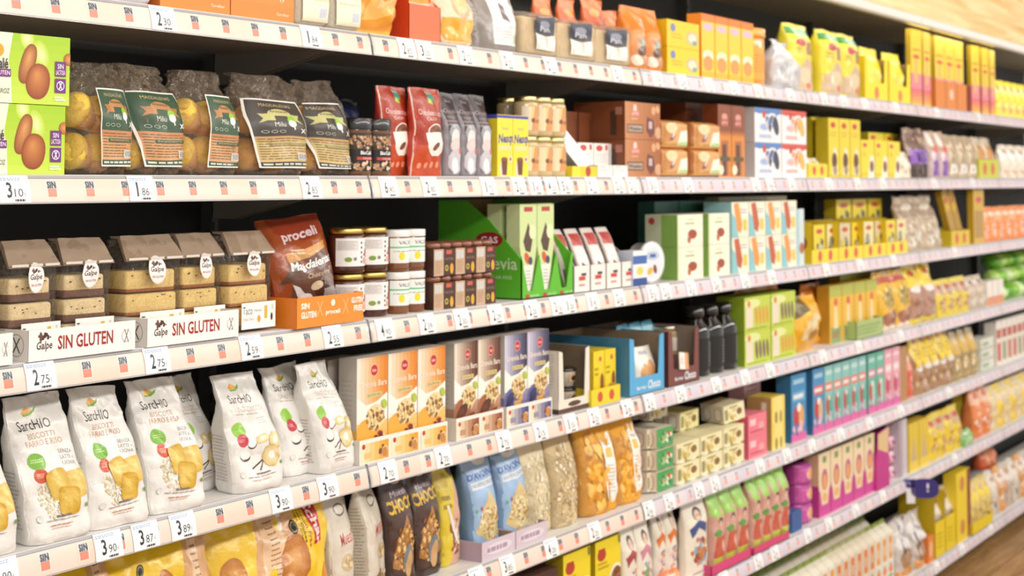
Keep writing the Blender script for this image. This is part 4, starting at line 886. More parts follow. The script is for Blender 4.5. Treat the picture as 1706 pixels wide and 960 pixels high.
# green display with tall cartons
x0, x1 = XP(868, .02, ZT[2]+.1), XP(954, .02, ZT[2]+.1); Wg = x1-x0
gd = MB(); gm = M('5fbb2c', .5, 'board'); gi = M('b58a58', .7, 'board'); Hd = .062
gd.box(-Wg/2, 0, 0, Wg/2, .26, .003, gm); 
gd.prism([(-Wg/2, 0, 0), (-Wg/2, .26, 0), (-Wg/2, .26, .25), (-Wg/2, .17, .25), (-Wg/2, .10, .20), (-Wg/2, 0, .10)], (.003, 0, 0), gm)
gd.prism([(Wg/2-.003, 0, 0), (Wg/2-.003, .26, 0), (Wg/2-.003, .26, .25), (Wg/2-.003, .17, .25), (Wg/2-.003, .10, .20), (Wg/2-.003, 0, .10)], (.003, 0, 0), gm)
gd.box(-Wg/2+.003, .257, .003, Wg/2-.003, .26, .25, gi)
F = Art(Wg, .11); 
fp = [(-.5, 0), (.5, 0), (.5, 1), (.46, 1)]
for c in range(3):
    u = .36-c*.33; fp += [(u, .18), (u-.10, .18), (u-.20, 1)] if c < 2 else [(u, .18), (u-.08, .18), (-.5, 1)]
gd.prism([(u*Wg, 0, v*.11) for u, v in fp], (0, .003, 0), gm)
for c in range(3): F.rect(.07+.33*c, .03, .14+.33*c, .11, 'c23a34'); F.text('NATUR', .24+.33*c, .07, .16, .05, 'e6f2dc')
F.bake(gd, lambda u, v, o: (u-Wg/2, -o, v))
S = Art(.26, .25); S.ell(.62, .60, .16, .08, 'a8242c'); S.text('GAS', .62, .60, .2, .07, 'ffffff', bold=.02); S.text('stevia', .74, .36, .42, .12, 'd8f0c0', bold=.01); S.text('SUGAR FREE', .74, .22, .3, .035, 'd8f0c0')
S.bake(gd, lambda u, v, o: (-Wg/2-o, .26-u, v))
put(Proto('display_stand', 'display box', [('display_stand', gd)]), ((x0+x1)/2, .018, ZT[2]+.0004), 'bright green cardboard display box with white lettering on its side')
def natur(W):
    H = .238; b = MB()
    prof = [(-.5*W, .238), (-.5*W, .13), (-.2*W, .02), (-.2*W, 0), (.2*W, 0), (.2*W, .02), (.5*W, .13), (.5*W, .238)]
    b.prism([(x, 0, z) for x, z in prof], (0, .04, 0), M('d5e2a8', .45))
    A = Art(W, H); A.poly([(.0, 1), (0, .55), (.30, .08), (.30, 0), (.70, 0), (.70, .08), (1, .55), (1, 1)], 'cfe0a0'); A.poly([(.3, .1), (.28, 0), (.72, 0), (.72, .1), (.8, .34), (.2, .34)], 'f2f0e6'); A.rect(.25, .92, .75, .97, 'b8403a'); A.poly([(.2, .6), (.5, .80), (.75, .62), (.62, .48), (.34, .5)], '5a4238'); A.ell(.75, .7, .2, .08, 'dcebb8'); A.ell(.42, .42, .13, .07, 'd0603a', .6); A.ell(.62, .39, .12, .045, '4a4a68', .3); A.lines(.34, .12, .68, .30, 5, 'b0aca4', .3)
    A.bake(b, lambda u, v, o: (u-W/2, -o, v)); return Proto('snack_carton', 'snack carton', [('snack_carton', b)])
pr = natur(Wg/3*.95)
for i in range(2): put(pr, ((x0+x1)/2+(-.165+.33*i-.165)*Wg, .026, ZT[2]+.004), f'{("left", "right")[i]} pale green tapering carton standing in the green display box', 'pale green tapering cartons')
for i in range(3): put(pr, ((x0+x1)/2+(-.33+.33*i)*Wg, .085, ZT[2]+.004), f'{opos(i,3)}pale green carton behind the front ones in the display box', 'pale green cartons behind')
# white trays with slanted sachets
def wt(W):
    return tray(W, .13, .072, .145, 'efebe6', 'a8865c', Art(W, .072).rect(.3, .45, .7, .60, 'd0453c').rect(.45, .62, .75, .72, '3a3232').lines(.3, .2, .7, .35, 1, 'd8908a', .5), Art(.13, .145).rect(0, 0, 1, .49, 'e0dad4'), cut=.1)
row(wt, 2, 956, 1060, 4, 'narrow white cardboard tray right of the green display box', 'narrow white trays', y=.02, fill=.98)
def sachet(A): A.rect(.08, .72, .92, .92, 'b83a34'); A.rect(.1, .40, .9, .70, 'ece4e2'); A.rect(0, 0, 1, .36, '8a7c78'); A.ell(.5, .3, .3, .1, '5a4a46')
row(lambda w: pouch(w*.85, .165, ['d9cec6', '000000'], 61, mode='pillow', D=.018, wr=.003, art=sachet, name='chocolate_bar', cat='chocolate bar', lean=.35), 2, 944, 1046, 4, 'slim chocolate bar leaning in a narrow white tray', 'leaning chocolate bars', y=.026, z=.004)
# round plastic tub standing on edge + small card box
mb = MB(); Rr = .062; mb.lathe([(Rr*.98, 0), (Rr, .004), (Rr, .012), (Rr*.93, .014), (Rr*.90, .05), (Rr*.86, .055)], M('e6eaf0', .2, 'gloss'), 0, 0, 40)
A = Art(Rr*2, Rr*2); A.ell(.5, .5, .44, .44, 'f4f6fa', n=32); A.ell(.5, .5, .40, .40, 'dfe6ef', n=32); A.ell(.4, .3, .12, .08, 'e0b84a', .4); A.ell(.6, .34, .07, .11, '8a4a34', .3); A.ell(.5, .66, .26, .1, 'b8c6de'); A.rect(.4, .62, .62, .70, '4a66a4')
A.bake(mb, lambda u, v, o: (u-Rr, Rr-v, -o)); mb.xf(Matrix.Translation((0, 0, Rr)) @ Matrix.Rotation(-PI/2, 4, 'X') @ Matrix.Rotation(0, 4, 'Z'))
put(Proto('biscuit_tub', 'biscuit tub', [('biscuit_tub', mb)]), (XP(1088, .02, ZT[2]+.06), .022, ZT[2]+.0004), 'round clear plastic tub standing on edge, left of the cream cartons', rz=-.15)
def bluelab(W):
    H = .10; A = Art(W, H); A.bg('eef0f4'); A.rect(0, .62, 1, .86, '3f6ab0'); A.rect(0, .0, 1, .22, '2f4f96'); A.ell(.5, .42, .25, .12, 'f0d45a')
    return carton('small_carton', 'carton', W, .05, H, 'e6eaf2', A, Art(.05, H).bg('c9d2e4'))
one(bluelab, 2, 1054, 1078, 'small blue and white carton in front of the round plastic tub', y=.014)
def cream_box(W):
    H = .098; A = Art(W, H); A.bg('f6f3dc'); A.rect(0, 0, .09, 1, 'e0e8c0'); A.ell(.58, .38, .18, .15, 'a0492c'); A.ell(.45, .22, .07, .12, 'b86a4a', .6); A.text('Cuétara', .5, .85, .3, .06, '9a9a70'); A.lines(.3, .68, .7, .76, 1, '8aa85a', .6)
    return carton('biscuit_carton', 'biscuit carton', W, .11, H, 'f6f3dc', A, Art(.11, H).bg('8cb458').rect(.0, .0, .5, 1, 'c9cfae').circ(.2, .8, .1, 'b8403a'))
row(cream_box, 2, 1128, 1172, 1, 'cream carton with brown biscuit, left pair after the round tub', 'left cream carton pair', y=.03, levels=2, hstack=.099)
row(cream_box, 2, 1180, 1216, 1, 'cream carton with brown biscuit, right pair after the round tub', 'right cream carton pair', y=.03, levels=2, hstack=.099)
def teal_back(W):
    H = .235; A = Art(W, H); A.bg('2c5a50'); A.poly([(.3, 0), (1, 0), (1, .85), (.8, .5)], 'a89a7c'); A.rect(.6, .4, .9, .55, '5a3a30')
    for i in range(4): A.rect(.1+.12*i, .5, .14+.12*i, 1, '3f7466', step=0)
    return carton('biscuit_carton', 'biscuit carton', W, .06, H, '2c5a50', A)
row(teal_back, 2, 1090, 1208, 3, 'dark teal carton standing behind the cream cartons', 'dark teal cartons', y=.17, fill=.96)
def teal_box(W):
    H = .115; out = []
    for c in ('c0603a', 'e99a4a'):
        A = Art(W, H); A.bg('f0ecd6'); A.poly([(0, 0), (.4, 0), (.22, .55), (0, .7)], '8cc6cc'); A.poly([(.12, .95), (.4, .98), (.62, .35), (.52, .1), (.3, .2)], c); A.rect(.66, .18, .88, .5, 'e6c84a'); A.ell(.75, .7, .2, .16, 'f8f6ea'); A.lines(.5, .66, .9, .82, 2, '8a8a70', .4)
        out.append(carton('biscuit_carton', 'biscuit carton', W, .10, H, 'e9e6cc', A, Art(.1, H).bg('9fcfd4')))
    return out
row(teal_box, 2, 1219, 1328, 4, 'white and light blue carton with orange wedge, third shelf', 'white and light blue cartons', y=.03, levels=2, fill=.97, hstack=.116)
def gray_back(W):
    H = .245; A = Art(W, H); A.bg('bcb9a0'); A.rect(.1, .68, .5, .85, '8a8a80'); A.poly([(.6, .5), (.95, .5), (.9, .85), (.75, .9)], 'd8a24a')
    return carton('biscuit_carton', 'biscuit carton', W, .05, H, 'bcb9a0', A)
row(gray_back, 2, 1198, 1312, 3, 'tall olive grey carton behind the white and blue cartons', 'tall olive grey cartons', y=.15, fill=.97)
one(lambda w: carton('biscuit_carton', 'biscuit carton', w, .05, .20, 'e0dccc', Art(w, .20).bg('cfe0e2').rect(0, 0, .4, 1, 'a8ccd2').ell(.7, .3, .3, .1, 'b06a48')), 2, 1326, 1340, 'thin pale blue carton left of the yellow trays, third shelf')
def yt2(W): return tray(W, .12, .05, .15, 'f0d42c', 'a8935a', Art(W, .05).bg('f2d934').circ(.3, .5, .08, 'd06040').circ(.7, .5, .08, 'd06040'), Art(.12, .15).bg('e0c41c').ell(.6, .5, .25, .2, '9a4a2c'), cut=.55)
row(yt2, 2, 1352, 1512, 4, 'yellow display tray with red dots on the third shelf', 'yellow trays with red dots', y=.015, fill=.97)
def small_y(W):
    H = .135; out = []
    for k in range(3):
        A = Art(W, H); A.bg(['ecd436', 'e9dfa4', 'd8c8a0'][k]); A.ell(.5, .82, .28, .07, 'c0503c'); A.scat(.5, .4, .3, .2, 16, ['5a5a4c', 'cfcfc0', 'e6d24a', '8a8a70'], .08, .16, 5+k); A.rect(0, 0, 1, .1, 'e0c828')
        out.append(carton('snack_carton', 'snack carton', W, .05, H, 'ecd436', A, Art(.05, H).bg('c9b024')))
    return out
row(small_y, 2, 1354, 1510, 8, 'small yellow and grey carton standing in the dotted trays', 'small cartons in dotted trays', y=.04, z=.003, fill=.86)
row(lambda w: small_y(w)[0], 2, 1392, 1470, 3, 'small yellow carton on the raised back row, third shelf', 'raised back row cartons', y=.14, z=.09, fill=.9)
one(lambda w: carton('raised_block', 'carton', w, .06, .088, '6a5a3a', None), 2, 1388, 1474, 'dark carton carrying the raised back row of yellow cartons', y=.138)
row(lambda w: pouch(w, .23, ['c6b49c', 'a8927a', 'e0d6c4', 'f0efe0'], 71, D=.09, wr=.014, r=.2, t0=.3, lean=.12), 2, 1514, 1574, 2, 'large clear beige bag with small white label, third shelf', 'large clear beige bags', y=.02)
def slant(W):
    H = .26; A = Art(W, H); A.bg('d0a82c'); A.rect(.1, .1, .9, .6, 'b08a3c'); A.ell(.5, .8, .3, .06, 'c0503c'); return carton('breadstick_carton', 'breadstick carton', W, .03, H, 'c9a024', A)
pr = slant(.07)
for i, px in enumerate((1592, 1606)): put(pr, (XP(px, .05, ZT[2]+.1), .05+.01*i, ZT[2]+.02), f'{("left", "right")[i]} dark yellow carton leaning sideways on the third shelf', 'leaning dark yellow cartons', tilt=(-.1, -.38))
one(lambda w: y_tray(w, .07, .08, .12, 'd9bf22'), 2, 1584, 1616, 'small mustard tray beneath the leaning yellow cartons', y=.018)
one(lambda w: slant(w), 2, 1622, 1640, 'upright yellow breadstick carton left of the orange bags', y=.03)
row(lambda w: [pouch(w, .17, ['ee8f44', 'f2b98c', 'f6e6d8', 'e06a38'], 73+i, D=.07, wr=.008) for i in range(2)], 2, 1638, 1730, 8, 'orange and white bag at the right end of the third shelf', 'orange and white bags', y=.03)
# ================================================================ FOURTH SHELF (index 3)
def sarchio(W, kind='bis', seed=1):
    H = .243 if kind == 'bis' else .226; D = .075
    B = Bag(W, D, H, 'stand', n=5.5, t0=.40, seam=.045, wr=.010, seed=seed, top=.06, wtop=.86, lean=.13, freq=15, side=-.13, crink=.28)
    A = Art(W, H); A.grad(0, .0, 1, 1, 'eceae6', 'dedcd6', 3)
    A.poly([(.26, .885), (.36, .925), (.46, .90), (.50, .89), (.42, .87), (.3, .865)], 'e0a648'); A.poly([(.28, .875), (.40, .878), (.55, .915), (.50, .885), (.42, .862), (.3, .86)], '76a63c')
    A.text('SarcHIO', .41, .80, .52, .068, '423733', bold=.004)
    if kind == 'bis':
        A.text('BISCOTTI', .47, .725, .44, .038, 'bf9372', bold=.005); A.text('FARRO E RISO', .48, .675, .60, .040, 'bf9372', bold=.005)
        for i, t in enumerate(('SENZA', 'LATTE e', 'UOVA')): A.text(t, .78, .60-.038*i, .22, .026, '8f8a88')
        A.ell(.27, .555, .135, .058, '7fb844', -.35, sq=2.3); A.lines(.18, .545, .36, .575, 2, 'c4e39a', .5); A.ell(.29, .455, .10, .050, 'cf5a3c', -.4); A.lines(.23, .44, .35, .475, 3, 'f3b9a4', .5)
        A.scat(.33, .32, .13, .09, 60, ['e8dcbc', 'd9c79a', 'f4ecd6', 'cbb88a'], .014, .026, seed); A.scat(.40, .24, .10, .09, 50, ['ece2c6', 'ddcda6', 'f6f0de'], .012, .022, seed+5)
        for (u, v, r, c, c2) in ((.53, .39, .25, 'd9b345', 'e2c25c'), (.83, .38, .12, 'e0bd58', 'e9cd74'), (.66, .27, -.1, 'd6aa36', 'e3bf52')):
            A.blob(u, v, .165, .098, hx(c, 'b08028', .12), hx(c2, 'f6e6a0', .35), r, 5, 6, -.05, .08)
        A.scat(.66, .28, .10, .05, 9, ['dcb548', 'e8ca68'], .012, .02, 2)
    else:
        A.text('UNO COCCO', .52, .715, .62, .045, 'c7ad9c', bold=.004); A.lines(.2, .665, .75, .68, 1, 'bfb2aa', .6); A.lines(.62, .58, .85, .64, 3, 'bcb6b4', .3)
        A.ell(.22, .54, .12, .065, '8cc43c', .5, sq=2.3); A.ell(.25, .455, .105, .055, 'c13a48', .3); A.lines(.2, .44, .3, .47, 2, 'e79aa0', .5)
        A.ell(.42, .42, .09, .035, '5a463c', .4); A.ell(.42, .43, .085, .032, 'f6f2ec', .4); A.ell(.27, .32, .10, .04, '5a463c', .1); A.ell(.27, .335, .10, .036, 'f6f2ec', .1)
        A.rect(.36, .245, .60, .258, '5f4638', rot=.5); A.rect(.46, .235, .64, .246, '5f4638', rot=1.0)
        for (u, v, ru, rv) in ((.62, .46, .13, .04), (.86, .42, .13, .075), (.75, .30, .17, .095)):
            A.ell(u, v, ru, rv, 'd8bb74', .2, n=26, j=.06); A.blob(u, v, ru*.9, rv*.9, 'e0c88a', 'f2e6c0', .2); A.ell(u, v+.004, ru*.35, rv*.38, 'fbf8f0')
    A.lines(.42, .165, .75, .185, 1, '7a6a60', .7); A.lines(.25, .145, .9, .158, 1, 'a08f86', .5); A.lines(.3, .11, .8, .125, 1, 'c08a6c', .6); A.lines(.32, .093, .7, .103, 1, 'c9a490', .5)
    A.circ(.15, .175, .045, 'cfcac2'); A.circ(.15, .175, .038, 'e9e7e3'); A.ell(.94, .22, .03, .016, '6fa04a')
    S = Art(D, H); S.lines(.2, .1, .8, .5, 14, 'b8b2ac', .3)
    mb = bagmb(B, M('e9e7e2', .32, 'foil'), A, S, .32, ml=.010)
    return Proto('biscuit_bag', 'bag of biscuits', [('biscuit_bag', mb)])
sa = [(-80, 32, 'bis', 2, 'white biscuit bag cut off by the left image edge', -.10, .014), (46, 162, 'bis', 3, 'white bag of square yellow biscuits, leftmost bag seen in full', -.12, .012),
      (154, 258, 'bis', 7, 'white bag of square yellow biscuits, middle of the three seen in full', -.05, .012), (252, 352, 'bis', 5, 'white bag of square biscuits, right beside the coconut biscuit bags', -.14, .012),
      (320, 372, 'coc', 6, 'white biscuit bag mostly hidden behind its left neighbour', .1, .10), (384, 488, 'coc', 4, 'white bag of ring-shaped coconut biscuits, frontmost of three', -.14, .012),
      (478, 548, 'coc', 9, 'white bag of ring-shaped coconut biscuits, middle one set back', -.05, .05), (534, 600, 'coc', 10, 'white bag of ring-shaped coconut biscuits beside the granola cartons', .05, .014)]
for a, b, kd, sd, lb, rz, yy in sa:
    xa, xb = XP(a, yy, ZT[3]+.05), XP(b, yy, ZT[3]+.05); W = max(.112, min(.128, xb-xa))
    put(sarchio(W, kd, sd), ((xa+xb)/2, yy, ZT[3]+.0006), lb, 'white biscuit bags', rz=rz)
def granola(W, cs):
    dk, lt, bt, nm = cs; H = .222; A = Art(W, H); A.bg('f3ede2'); A.grad(0, .52, 1, 1, lt, dk, 8, False)
    A.poly([(0, .40), (0, .62), (.3, .53), (.62, .55), (1, .63), (1, .40)], 'f7f3ea'); A.grad(0, .0, 1, .36, bt, hx(bt, 'f7f0e0', .45), 8); A.ell(.35, .27, .36, .13, hx(bt, 'f7f0e0', .15))
    A.circ(.56, .865, .125, 'f0b9a8'); A.circ(.56, .865, .11, 'c22f30'); A.text('Schär', .56, .865, .15, .03, 'f6dcd8', bold=.02)
    A.text('Granola Bars', .53, .735, .88, .06, 'f3e6d4', bold=.015); A.rect(.32, .60, .82, .645, 'd8c98a'); A.text('GLUTEN FREE', .57, .622, .42, .022, '6a5a3a')
    A.ell(.60, .40, .30, .13, 'ecd9a4', .5, j=.08); A.scat(.60, .40, .28, .12, 70, ['f2e2b4', 'c9a25a', '8a5a34', 'e6c98a', 'b5803f'], .02, .05, 4)
    if nm == 'choc': A.ell(.35, .27, .22, .06, '5a3226', .6); A.ell(.25, .24, .16, .05, '6b3d2c', .6); A.rect(.2, .14, .85, .2, '7a4632', rot=.3)
    elif nm == 'berry': A.ell(.25, .30, .17, .035, '3f3f66', .6); A.ell(.22, .25, .17, .035, '2f3058', .6); A.scat(.62, .22, .2, .06, 16, ['d9a860', 'c58a48', 'e6c27a'], .05, .09, 3)
    else: A.scat(.72, .20, .15, .06, 14, ['7a2f3a', '8a3a30', '6aa03c', 'f0e0c0', 'a8402c'], .04, .08, 3)
    A.ell(.88, .52, .08, .05, 'b5c84a', .6); A.circ(.14, .09, .06, hx(bt, 'ffffff', .6)); A.circ(.30, .08, .05, hx(bt, 'ffffff', .55)); A.circ(.9, .13, .07, hx(bt, 'ffffff', .45))
    S = Art(.05, H); S.bg('c4bcb2'); S.lines(.15, .15, .85, .8, 14, 'b1a89e', .25); S.rect(0, 0, 1, .30, hx(bt, 'e0d8cc', .4))
    return carton('granola_carton', 'granola bar carton', W, .05, H, 'e6dfd4', A, S, Art(W, .05).bg('ece6dc'))
def gtray(W, bt, n):
    Hf = .052; F = Art(W, Hf); F.bg('f4efe6')
    for i in range(n):
        u0, u1 = (i+.04)/n, (i+.95)/n; F.grad(u0, .06, u1, .84, 'f6e9c8', bt, 6, False); F.circ(u0+.1/n, .72, .035/n*1.5, 'c23c3a'); F.rect(u0+.12/n, .2, u0+.35/n, .45, hx(bt, 'f6ecd8', .45)); F.scat(u0+.72/n, .42, .10/n, .22, 9, ['7a4a3a', 'c98a4a', '9a3a3a', 'e9d09a'], .02/n*2, .05/n*2, 3)
    return tray(W, .06, Hf, Hf, 'f4f0ea', 'd8d0c4', F, Art(.06, Hf).bg('ddd6cc'), shape='low')
GC = {'y': ('e0862a', 'efe6d4', 'f0a52c', 'nut'), 'c': ('5f3426', 'e9dcc8', '96502e', 'choc'), 'b': ('3c3a58', 'cfcbe0', '46468e', 'berry')}
for (a, b, n, k, nm) in ((593, 742, 3, 'y', 'yellow and orange'), (756, 834, 2, 'c', 'brown'), (840, 915, 2, 'b', 'purple')):
    row(lambda w: granola(w, GC[k]), 3, a, b, n, f'{nm} granola bar carton with red round logo on the fourth shelf', f'{nm} granola cartons', y=.034, fill=.975, z=.003)
    one(lambda w: gtray(w, GC[k][2], n), 3, a+2, b+6, f'low printed tray holding the {nm} granola bar cartons', y=.014)
def plainbox(W): return carton('granola_carton', 'granola bar carton', W, .05, .218, 'b5ada4', Art(W, .218).bg('b5ada4').lines(.1, .2, .9, .8, 16, 'a0988e', .25), Art(.05, .218).bg('a39b92'))
row(plainbox, 3, 545, 600, 2, 'grey carton back standing behind the leftmost granola carton', 'grey cartons behind', y=.105, fill=.97)
# white window display with cups
one(lambda w: tray(w, .19, .035, .165, 'ece5d8', '7a6a54', Art(w, .035).bg('ece5d8').rect(0, 0, 1, .35, '5a4034').ell(.5, .6, .2, .2, '5a4034'), Art(.19, .165).bg('e2dace').lines(.65, .4, .95, .95, 12, 'b9b0a4', .3).rect(0, 0, 1, .08, '4a3830').rect(.62, .35, .72, .6, '4a4038'), shape='window'), 3, 929, 984, 'white and brown window display tray holding dessert cups, fourth shelf', y=.02)
def cup(W=.06):
    R = W/2; b = MB(); b.lathe([(R*.75, 0), (R*.95, .04), (R*.98, .042)], M('e9e0d2', .4), 0, R, 28); A = Art(R*2, .03); A.rect(.2, .2, .8, .9, 'caa878'); A.ell(.5, .5, .2, .25, '3a2c26')
    A.bake(b, lambda u, v, o: cyl_surf(R*.88+.002, R, .007)(u-R, v, o), maxlen=.008); l = MB(); l.lathe([(R*1.03, .0405), (R*1.04, .045), (R*.9, .050), (R*.3, .051)], M('2e2622', .15, 'gloss'), 0, R, 28)
    return Proto('dessert_cup', 'dessert cup', [('cup', b), ('lid', l)])
row(lambda w: cup(.06), 3, 936, 978, 1, 'dessert cup with dark glossy lid in the white window tray', 'dessert cups in window tray', y=.05, z=.004, levels=2, hstack=.053)
def ybox(W, H=.14):
    A = Art(W, H); A.bg('f0d62a'); A.rect(.5, 0, 1, .5, 'e6c81e'); A.circ(.62, .84, .12, 'd05a4c'); A.ell(.78, .36, .16, .2, '8a4a30'); A.lines(.1, .5, .5, .7, 2, 'b89c18', .5)
    return carton('biscuit_carton', 'biscuit carton', W, .08, H, 'f0d62a', A, Art(.08, H).bg('dcc01c'))
row(ybox, 3, 988, 1026, 2, 'yellow carton with pink dot left of the blue tray', 'yellow cartons by the blue tray', y=.045, fill=.95)
one(lambda w: y_tray(w, .045, .05, .07), 3, 984, 1034, 'low yellow tray with red dots left of the blue tray', y=.012)
def bigtray(W, c, inn, txt):
    F = Art(W, .05); F.text(txt[0], .34, .40, .26, .20, 'e9f2fa', bold=.02); F.text(txt[1], .70, .48, .36, .50, 'e9f2fa', bold=.03, shear=.1)
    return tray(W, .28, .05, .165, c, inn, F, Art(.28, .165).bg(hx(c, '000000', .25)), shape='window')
one(lambda w: bigtray(w, '5aaee0', '9a8468', ('Barritas', 'Choco')), 3, 1047, 1108, 'sky blue window display tray on the fourth shelf', y=.014)
one(lambda w: bigtray(w, '7a4440', '8c7a68', ('Barritas', 'Choco')), 3, 1112, 1166, 'dark red-brown window display tray on the fourth shelf', y=.014)
def cooky(A): A.bg('eeeade'); A.ell(.35, .42, .22, .2, 'd9a56a'); A.ell(.65, .46, .2, .24, 'c98e52', .4); A.rect(.3, .82, .7, .9, 'b8bcc8'); A.rect(0, 0, 1, .16, 'd8e4dc')
one(lambda w: pouch(w*.62, .125, ['eeeade', '000000'], 81, D=.06, wr=.004, art=cooky), 3, 1052, 1108, 'white biscuit bag standing inside the sky blue tray', y=.024, z=.004)
row(lambda w: pouch(w, .10, ['5fb0cc', '8ad0e0', 'c9e6ee'], 82, D=.06, wr=.008), 3, 1040, 1100, 3, 'light blue bag deep inside the sky blue tray', 'light blue bags', y=.15, z=.075, fill=.9)
one(lambda w: carton('shipping_carton', 'carton', w, .07, .072, '5a6a74', None), 3, 1036, 1098, 'low carton carrying the light blue bags inside the tray', y=.148, z=.003)
def clearjar(w): return jar(w*.28, .09, 'b59a72', 'd8cfc0', Art(w*.5, .04).bg('e9e0d0'), lidh=.01, name='clear_jar')
one(clearjar, 3, 1112, 1166, 'clear lidded pot deep inside the red-brown tray', y=.08, z=.07)
one(lambda w: carton('shipping_carton', 'carton', w*.8, .08, .066, '6a4a40', None), 3, 1112, 1166, 'brown carton beneath the clear pot in the red-brown tray', y=.07, z=.003)
mb = MB(); A = Art(.06, .05); A.bg('f2eee8'); A.rect(.6, 0, 1, 1, 'd9a070'); A.lines(.1, .3, .5, .7, 3, 'b0a8a0', .4); mb.box(-.03, 0, 0, .03, .002, .05, M('f2eee8', .4)); A.bake(mb, lambda u, v, o: (u-.03, -o, v))
put(Proto('price_card', 'card', [('price_card', mb)]), (XP(1138, .01, ZT[3]+.08), .006, ZT[3]+.046), 'white and orange card sticking out of the red-brown tray', tilt=(-.1, .12))
def bottle(W):
    R = W/2; H = .215; b = MB(); b.lathe([(R*.9, 0), (R, .004), (R, H*.62), (R*.9, H*.70), (R*.55, H*.80), (R*.5, H*.86)], M('14120f', .12, 'gloss'), 0, R, 30)
    c = MB(); c.lathe([(R*.62, H*.85), (R*.66, H*.86), (R*.64, H*.985), (R*.5, H)], M('161616', .2, 'gloss'), 0, R, 24)
    A = Art(R*2.2, H*.45); A.bg('1d1a17'); A.lines(.55, .1, .95, .9, 8, 'c9cfc9', .3); A.circ(.8, .5, .08, '7fc0b0')
    l = MB(); A.bake(l, lambda u, v, o: cyl_surf(R+.0004, R, H*.1)(u-R*1.1, v, o), maxlen=.01)
    return Proto('dark_bottle', 'bottle', [('bottle_body', b), ('cap', c), ('label', l)])
row(bottle, 3, 1168, 1237, 3, 'black glossy bottle right of the red-brown tray', 'black glossy bottles', y=.03, fill=.93)
def gbox(W):
    H = .112; out = []
    for k in range(2):
        A = Art(W, H); A.bg('c2d34a'); A.ell(.3, .8, .3, .14, 'dfe8a0'); A.rect(.05, .1, .32, .7, 'e6dcc6')
        for i in range(4): A.ell(.45+.14*i, .42, .05, .28, ['7a5a5c', 'd99a3c'][k], .15, step=0)
        A.lay += 1; A.lines(.1, .02, .9, .1, 1, '8aa02c', .5); A.ell(.17, .8, .05, .1, 'd9703c')
        out.append(carton('biscuit_carton', 'biscuit carton', W, .10, H, 'b5cc42', A, Art(.10, H).bg('8ea82c')))
    return out
row(gbox, 3, 1240, 1326, 2, 'lime carton picturing bars right of the black bottles', 'lime cartons by black bottles', y=.03, levels=2, fill=.97, hstack=.113)
row(lambda w: pouch(w, .20, ['c98a30', 'a86a28', 'e6b84a', '6a4a28'], 90, D=.07, wr=.01), 3, 1240, 1310, 3, 'orange brown bag behind the lime cartons', 'orange brown bags', y=.16, z=.03)
def ypz(A): A.bg('f0b32c'); A.ell(.5, .45, .35, .16, 'e2cfa0', .4); A.poly([(0, .6), (.5, .75), (.4, 1), (0, 1)], '6a5a28'); A.ell(.6, .3, .2, .08, 'b5803c')
one(lambda w: pouch(w, .20, ['f0b32c', '000000'], 92, D=.10, wr=.012, art=ypz, mode='pillow'), 3, 1330, 1376, 'bright orange-yellow pillow bag hanging over the fourth rail', y=.008)
def nacho(A): A.bg('e9992a'); A.ell(.5, .3, .3, .2, '6a2f24'); A.rect(0, .8, 1, 1, 'd07a20')
one(lambda w: pouch(w, .22, ['e9992a', '000000'], 93, D=.09, wr=.008, art=nacho), 3, 1352, 1384, 'orange bag with dark oval set back behind the pillow bag', y=.09)
def yg(W):
    H = .215; A = Art(W, H); A.bg('e8b83a'); A.rect(0, .80, 1, 1, 'b5b84a'); A.rect(.1, 0, .9, .28, '8aa06a'); A.circ(.5, .70, .14, 'd0603c'); A.poly([(.3, .25), (.7, .25), (.6, .62), (.4, .66)], 'f0d9a0'); A.lines(.2, .08, .8, .2, 2, 'b8683c', .5)
    return carton('biscuit_carton', 'biscuit carton', W, .05, H, 'e8b83a', A, Art(.05, H).bg('c9962c'))
row(yg, 3, 1382, 1462, 4, 'tall yellow and green carton on the fourth shelf', 'tall yellow and green cartons', y=.05, fill=.96)
row(lambda w: yg(w), 3, 1400, 1480, 4, 'yellow and green carton in the rear row, fourth shelf', 'rear yellow and green cartons', y=.14, fill=.96, z=.02)
one(lambda w: tray(w, .10, .07, .075, 'a9c07a', '9a8a5a', Art(w, .07).lines(.05, .2, .95, .8, 3, '7a9a5a', .4)), 3, 1426, 1472, 'pale green tray before the yellow and green cartons', y=.012)
def bunb(A): A.bg('e6b93a'); A.rect(0, .8, 1, .9, 'd05a4a'); A.scat(.5, .55, .35, .15, 26, ['b89a30', '8a7a28', 'e0a83a'], .05, .1, 3); A.ell(.3, .2, .24, .13, 'a8705c'); A.ell(.7, .22, .24, .13, '9a6450'); A.rect(0, 0, 1, .08, 'e8e0dc')
row(lambda w: pouch(w, .24, ['e6b93a', '000000'], 95, D=.10, wr=.012, art=bunb, r=.25), 3, 1472, 1522, 2, 'big yellow bag of brown buns on the fourth shelf', 'big yellow bun bags', y=.025)
def schb(A): A.bg('b58a72'); A.rect(0, .62, 1, 1, 'f0d233'); A.ell(.5, .86, .25, .05, 'c8503c'); A.ell(.5, .58, .4, .06, 'eae6e2'); A.ell(.5, .3, .35, .2, 'a87860'); A.rect(0, 0, 1, .1, 'e3cf44')
row(lambda w: [pouch(w, .25, ['c29a84', '000000'], 97+i, D=.10, wr=.012, art=schb, r=.2) for i in range(2)], 3, 1520, 1564, 2, 'yellow topped bread bag on the fourth shelf', 'yellow topped bags, fourth shelf', y=.025)
row(lambda w: [pouch(w, .165, ['e6cf48', 'c8a890', 'c04a3c', 'a87a60'], 99+i, D=.08, wr=.008) for i in range(2)], 3, 1566, 1618, 4, 'small yellow and beige bag on the fourth shelf', 'small yellow and beige bags', y=.03)
